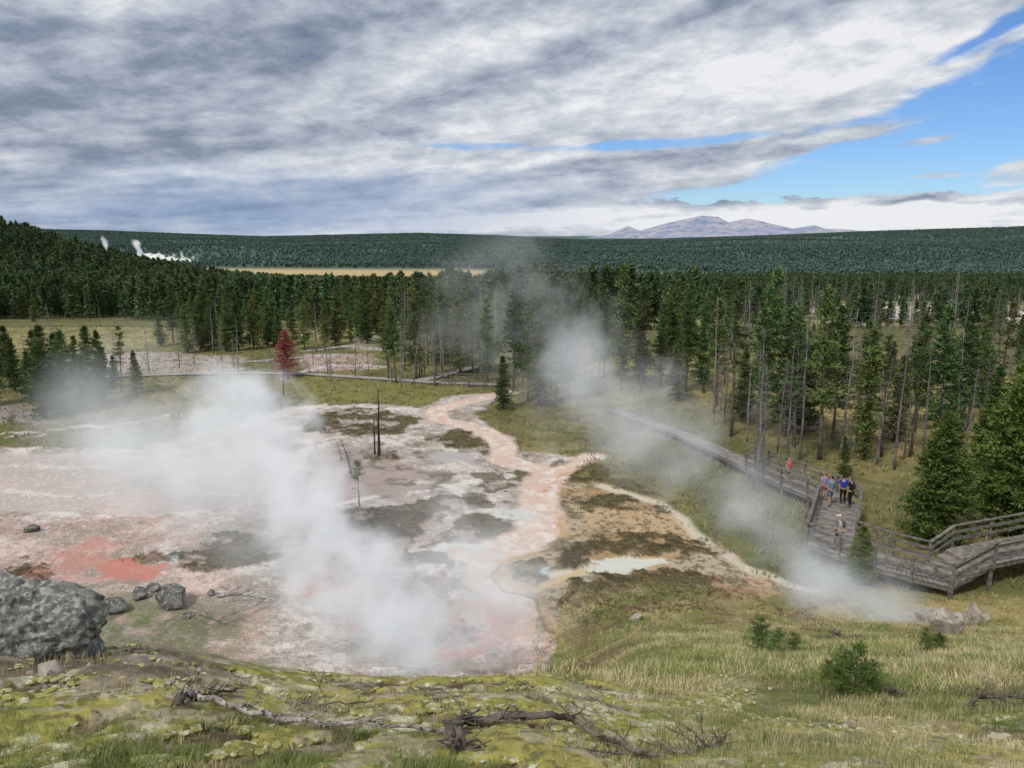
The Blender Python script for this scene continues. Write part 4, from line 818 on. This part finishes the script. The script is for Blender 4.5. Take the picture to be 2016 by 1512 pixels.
blue=blob(1985,200,350,78,R(22),.4); blue=M('MAXIMUM',blue,blob(1900,300,330,78,R(4),.4)); blue=M('MAXIMUM',blue,blob(1640,362,340,28,R(6),.5,.03)); 
slit=M('MULTIPLY',blob(1290,280,230,10,R(3),.6,.02),.65); slit=M('MAXIMUM',slit,M('MULTIPLY',blob(930,283,90,8,0,.6,.02),.5)); slit=M('MAXIMUM',slit,M('MULTIPLY',blob(2016,40,150,24,R(25),.5,.03),.85))
blue=M('MAXIMUM',blue,slit)
cov=M('ADD',M('ADD',M('MULTIPLY',n1,.45),M('MULTIPLY',n3,.55)),M('MULTIPLY',blue,-.38)); cov=M('ADD',cov,M('MULTIPLY',blob(1950,396,300,12,0,.5,.02),.24)); cov=M('ADD',cov,M('MULTIPLY',rng_(M('ADD',el_,M('MULTIPLY',M('SUBTRACT',n4,.5),.05)),.046,.030),.5))
cov=M('ADD',cov,M('MULTIPLY',blob(2010,335,50,18,R(10),.6,.04),.25)); cov=M('ADD',cov,M('MULTIPLY',blob(1815,280,60,7,R(10),.6,.02),.22)); cov=M('ADD',cov,M('MULTIPLY',blob(1850,345,40,5,R(3),.6,.01),.22)); cov=M('ADD',cov,M('MULTIPLY',blob(1600,285,170,13,R(9),.6,.03),.30)); cov=M('ADD',cov,M('MULTIPLY',blob(1950,90,120,10,R(22),.6,.03),.14))
cover=rng_(cov,.18,.42)
dark=M('MULTIPLY',blob(230,190,380,100,R(5),.9),.50)
for b_ in [(1150,110,480,30,R(16),.42),(700,378,300,26,R(3),.42),(200,400,420,32,0,.34),(620,40,320,32,R(10),.30),(1300,325,400,13,R(4),.36),(400,290,300,24,R(12),.28),(1850,401,110,5,0,.5),(1000,20,260,24,R(14),.24),(1450,285,330,8,R(6),.3),(800,250,260,12,R(14),.2)]:
    dark=M('ADD',dark,M('MULTIPLY',blob(b_[0],b_[1],b_[2],b_[3],b_[4],.8),b_[5]))
lite=M('MULTIPLY',blob(1500,430,660,24,0,.5,.04),.40)
for b_ in [(1650,130,420,70,R(18),.16),(960,370,140,25,0,.25),(500,330,260,40,R(8),.12),(850,190,350,50,R(14),.14),(1200,215,380,40,R(8),.12),(60,90,120,40,0,.10)]: lite=M('ADD',lite,M('MULTIPLY',blob(b_[0],b_[1],b_[2],b_[3],b_[4],.8),b_[5]))
tex=M('ADD',M('MULTIPLY',M('SUBTRACT',n1,.5),1.35),M('ADD',M('MULTIPLY',M('SUBTRACT',n3,.5),1.15),M('ADD',M('MULTIPLY',M('SUBTRACT',n4,.5),.8),M('MULTIPLY',M('SUBTRACT',n2,.5),.7))))
sh=M('ADD',M('SUBTRACT',M('ADD',.70,lite),M('MULTIPLY',dark,.74)),tex)
cr=N.new('ShaderNodeValToRGB');L.new(sh,cr.inputs[0]);E=cr.color_ramp.elements
E[0].position=0;E[0].color=(*s2l((112,124,145)),1);E[1].position=1.0;E[1].color=(*s2l((236,237,240)),1)
for p_,c_ in [(.28,(140,151,169)),(.5,(171,180,195)),(.75,(203,209,218))]: q=E.new(p_);q.color=(*s2l(c_),1)
tint=M('ADD',blob(620,385,420,45,0,.7),M('MULTIPLY',blob(300,440,600,30,0,.7),.8)); mx=N.new('ShaderNodeMix');mx.data_type='RGBA';L.new(M('MINIMUM',M('MULTIPLY',tint,.5),.8),mx.inputs[0]);L.new(cr.outputs[0],mx.inputs[6]);mx.inputs[7].default_value=(*s2l((130,158,198)),1)
bg2=N.new('ShaderNodeBackground');L.new(mx.outputs[2],bg2.inputs[0]);bg2.inputs[1].default_value=1.0
ms=N.new('ShaderNodeMixShader');L.new(cover,ms.inputs[0]);L.new(bg1.outputs[0],ms.inputs[1]);L.new(bg2.outputs[0],ms.inputs[2]);L.new(ms.outputs[0],out.inputs[0])
# ---------------------------------------------------------------- LIGHT + CAMERA
sl=bpy.data.lights.new('sun','SUN'); sl.energy=2.5; sl.angle=math.radians(8); sl.color=(1,.95,.87); so=bpy.data.objects.new('sun',sl); col.objects.link(so)
sd=Vector((math.sin(SUN_AZ)*math.cos(SUN_EL),math.cos(SUN_AZ)*math.cos(SUN_EL),math.sin(SUN_EL))); so.rotation_euler=sd.to_track_quat('Z','Y').to_euler(); so.location=(0,0,60)
cd=bpy.data.cameras.new('camera'); cd.sensor_width=36; cd.lens=36*F/2016; cd.clip_end=80000; cd.clip_start=.1
co=bpy.data.objects.new('camera',cd); col.objects.link(co); co.location=(0,0,EYE); co.rotation_euler=(math.radians(90)-PITCH,0,0); sc.camera=co
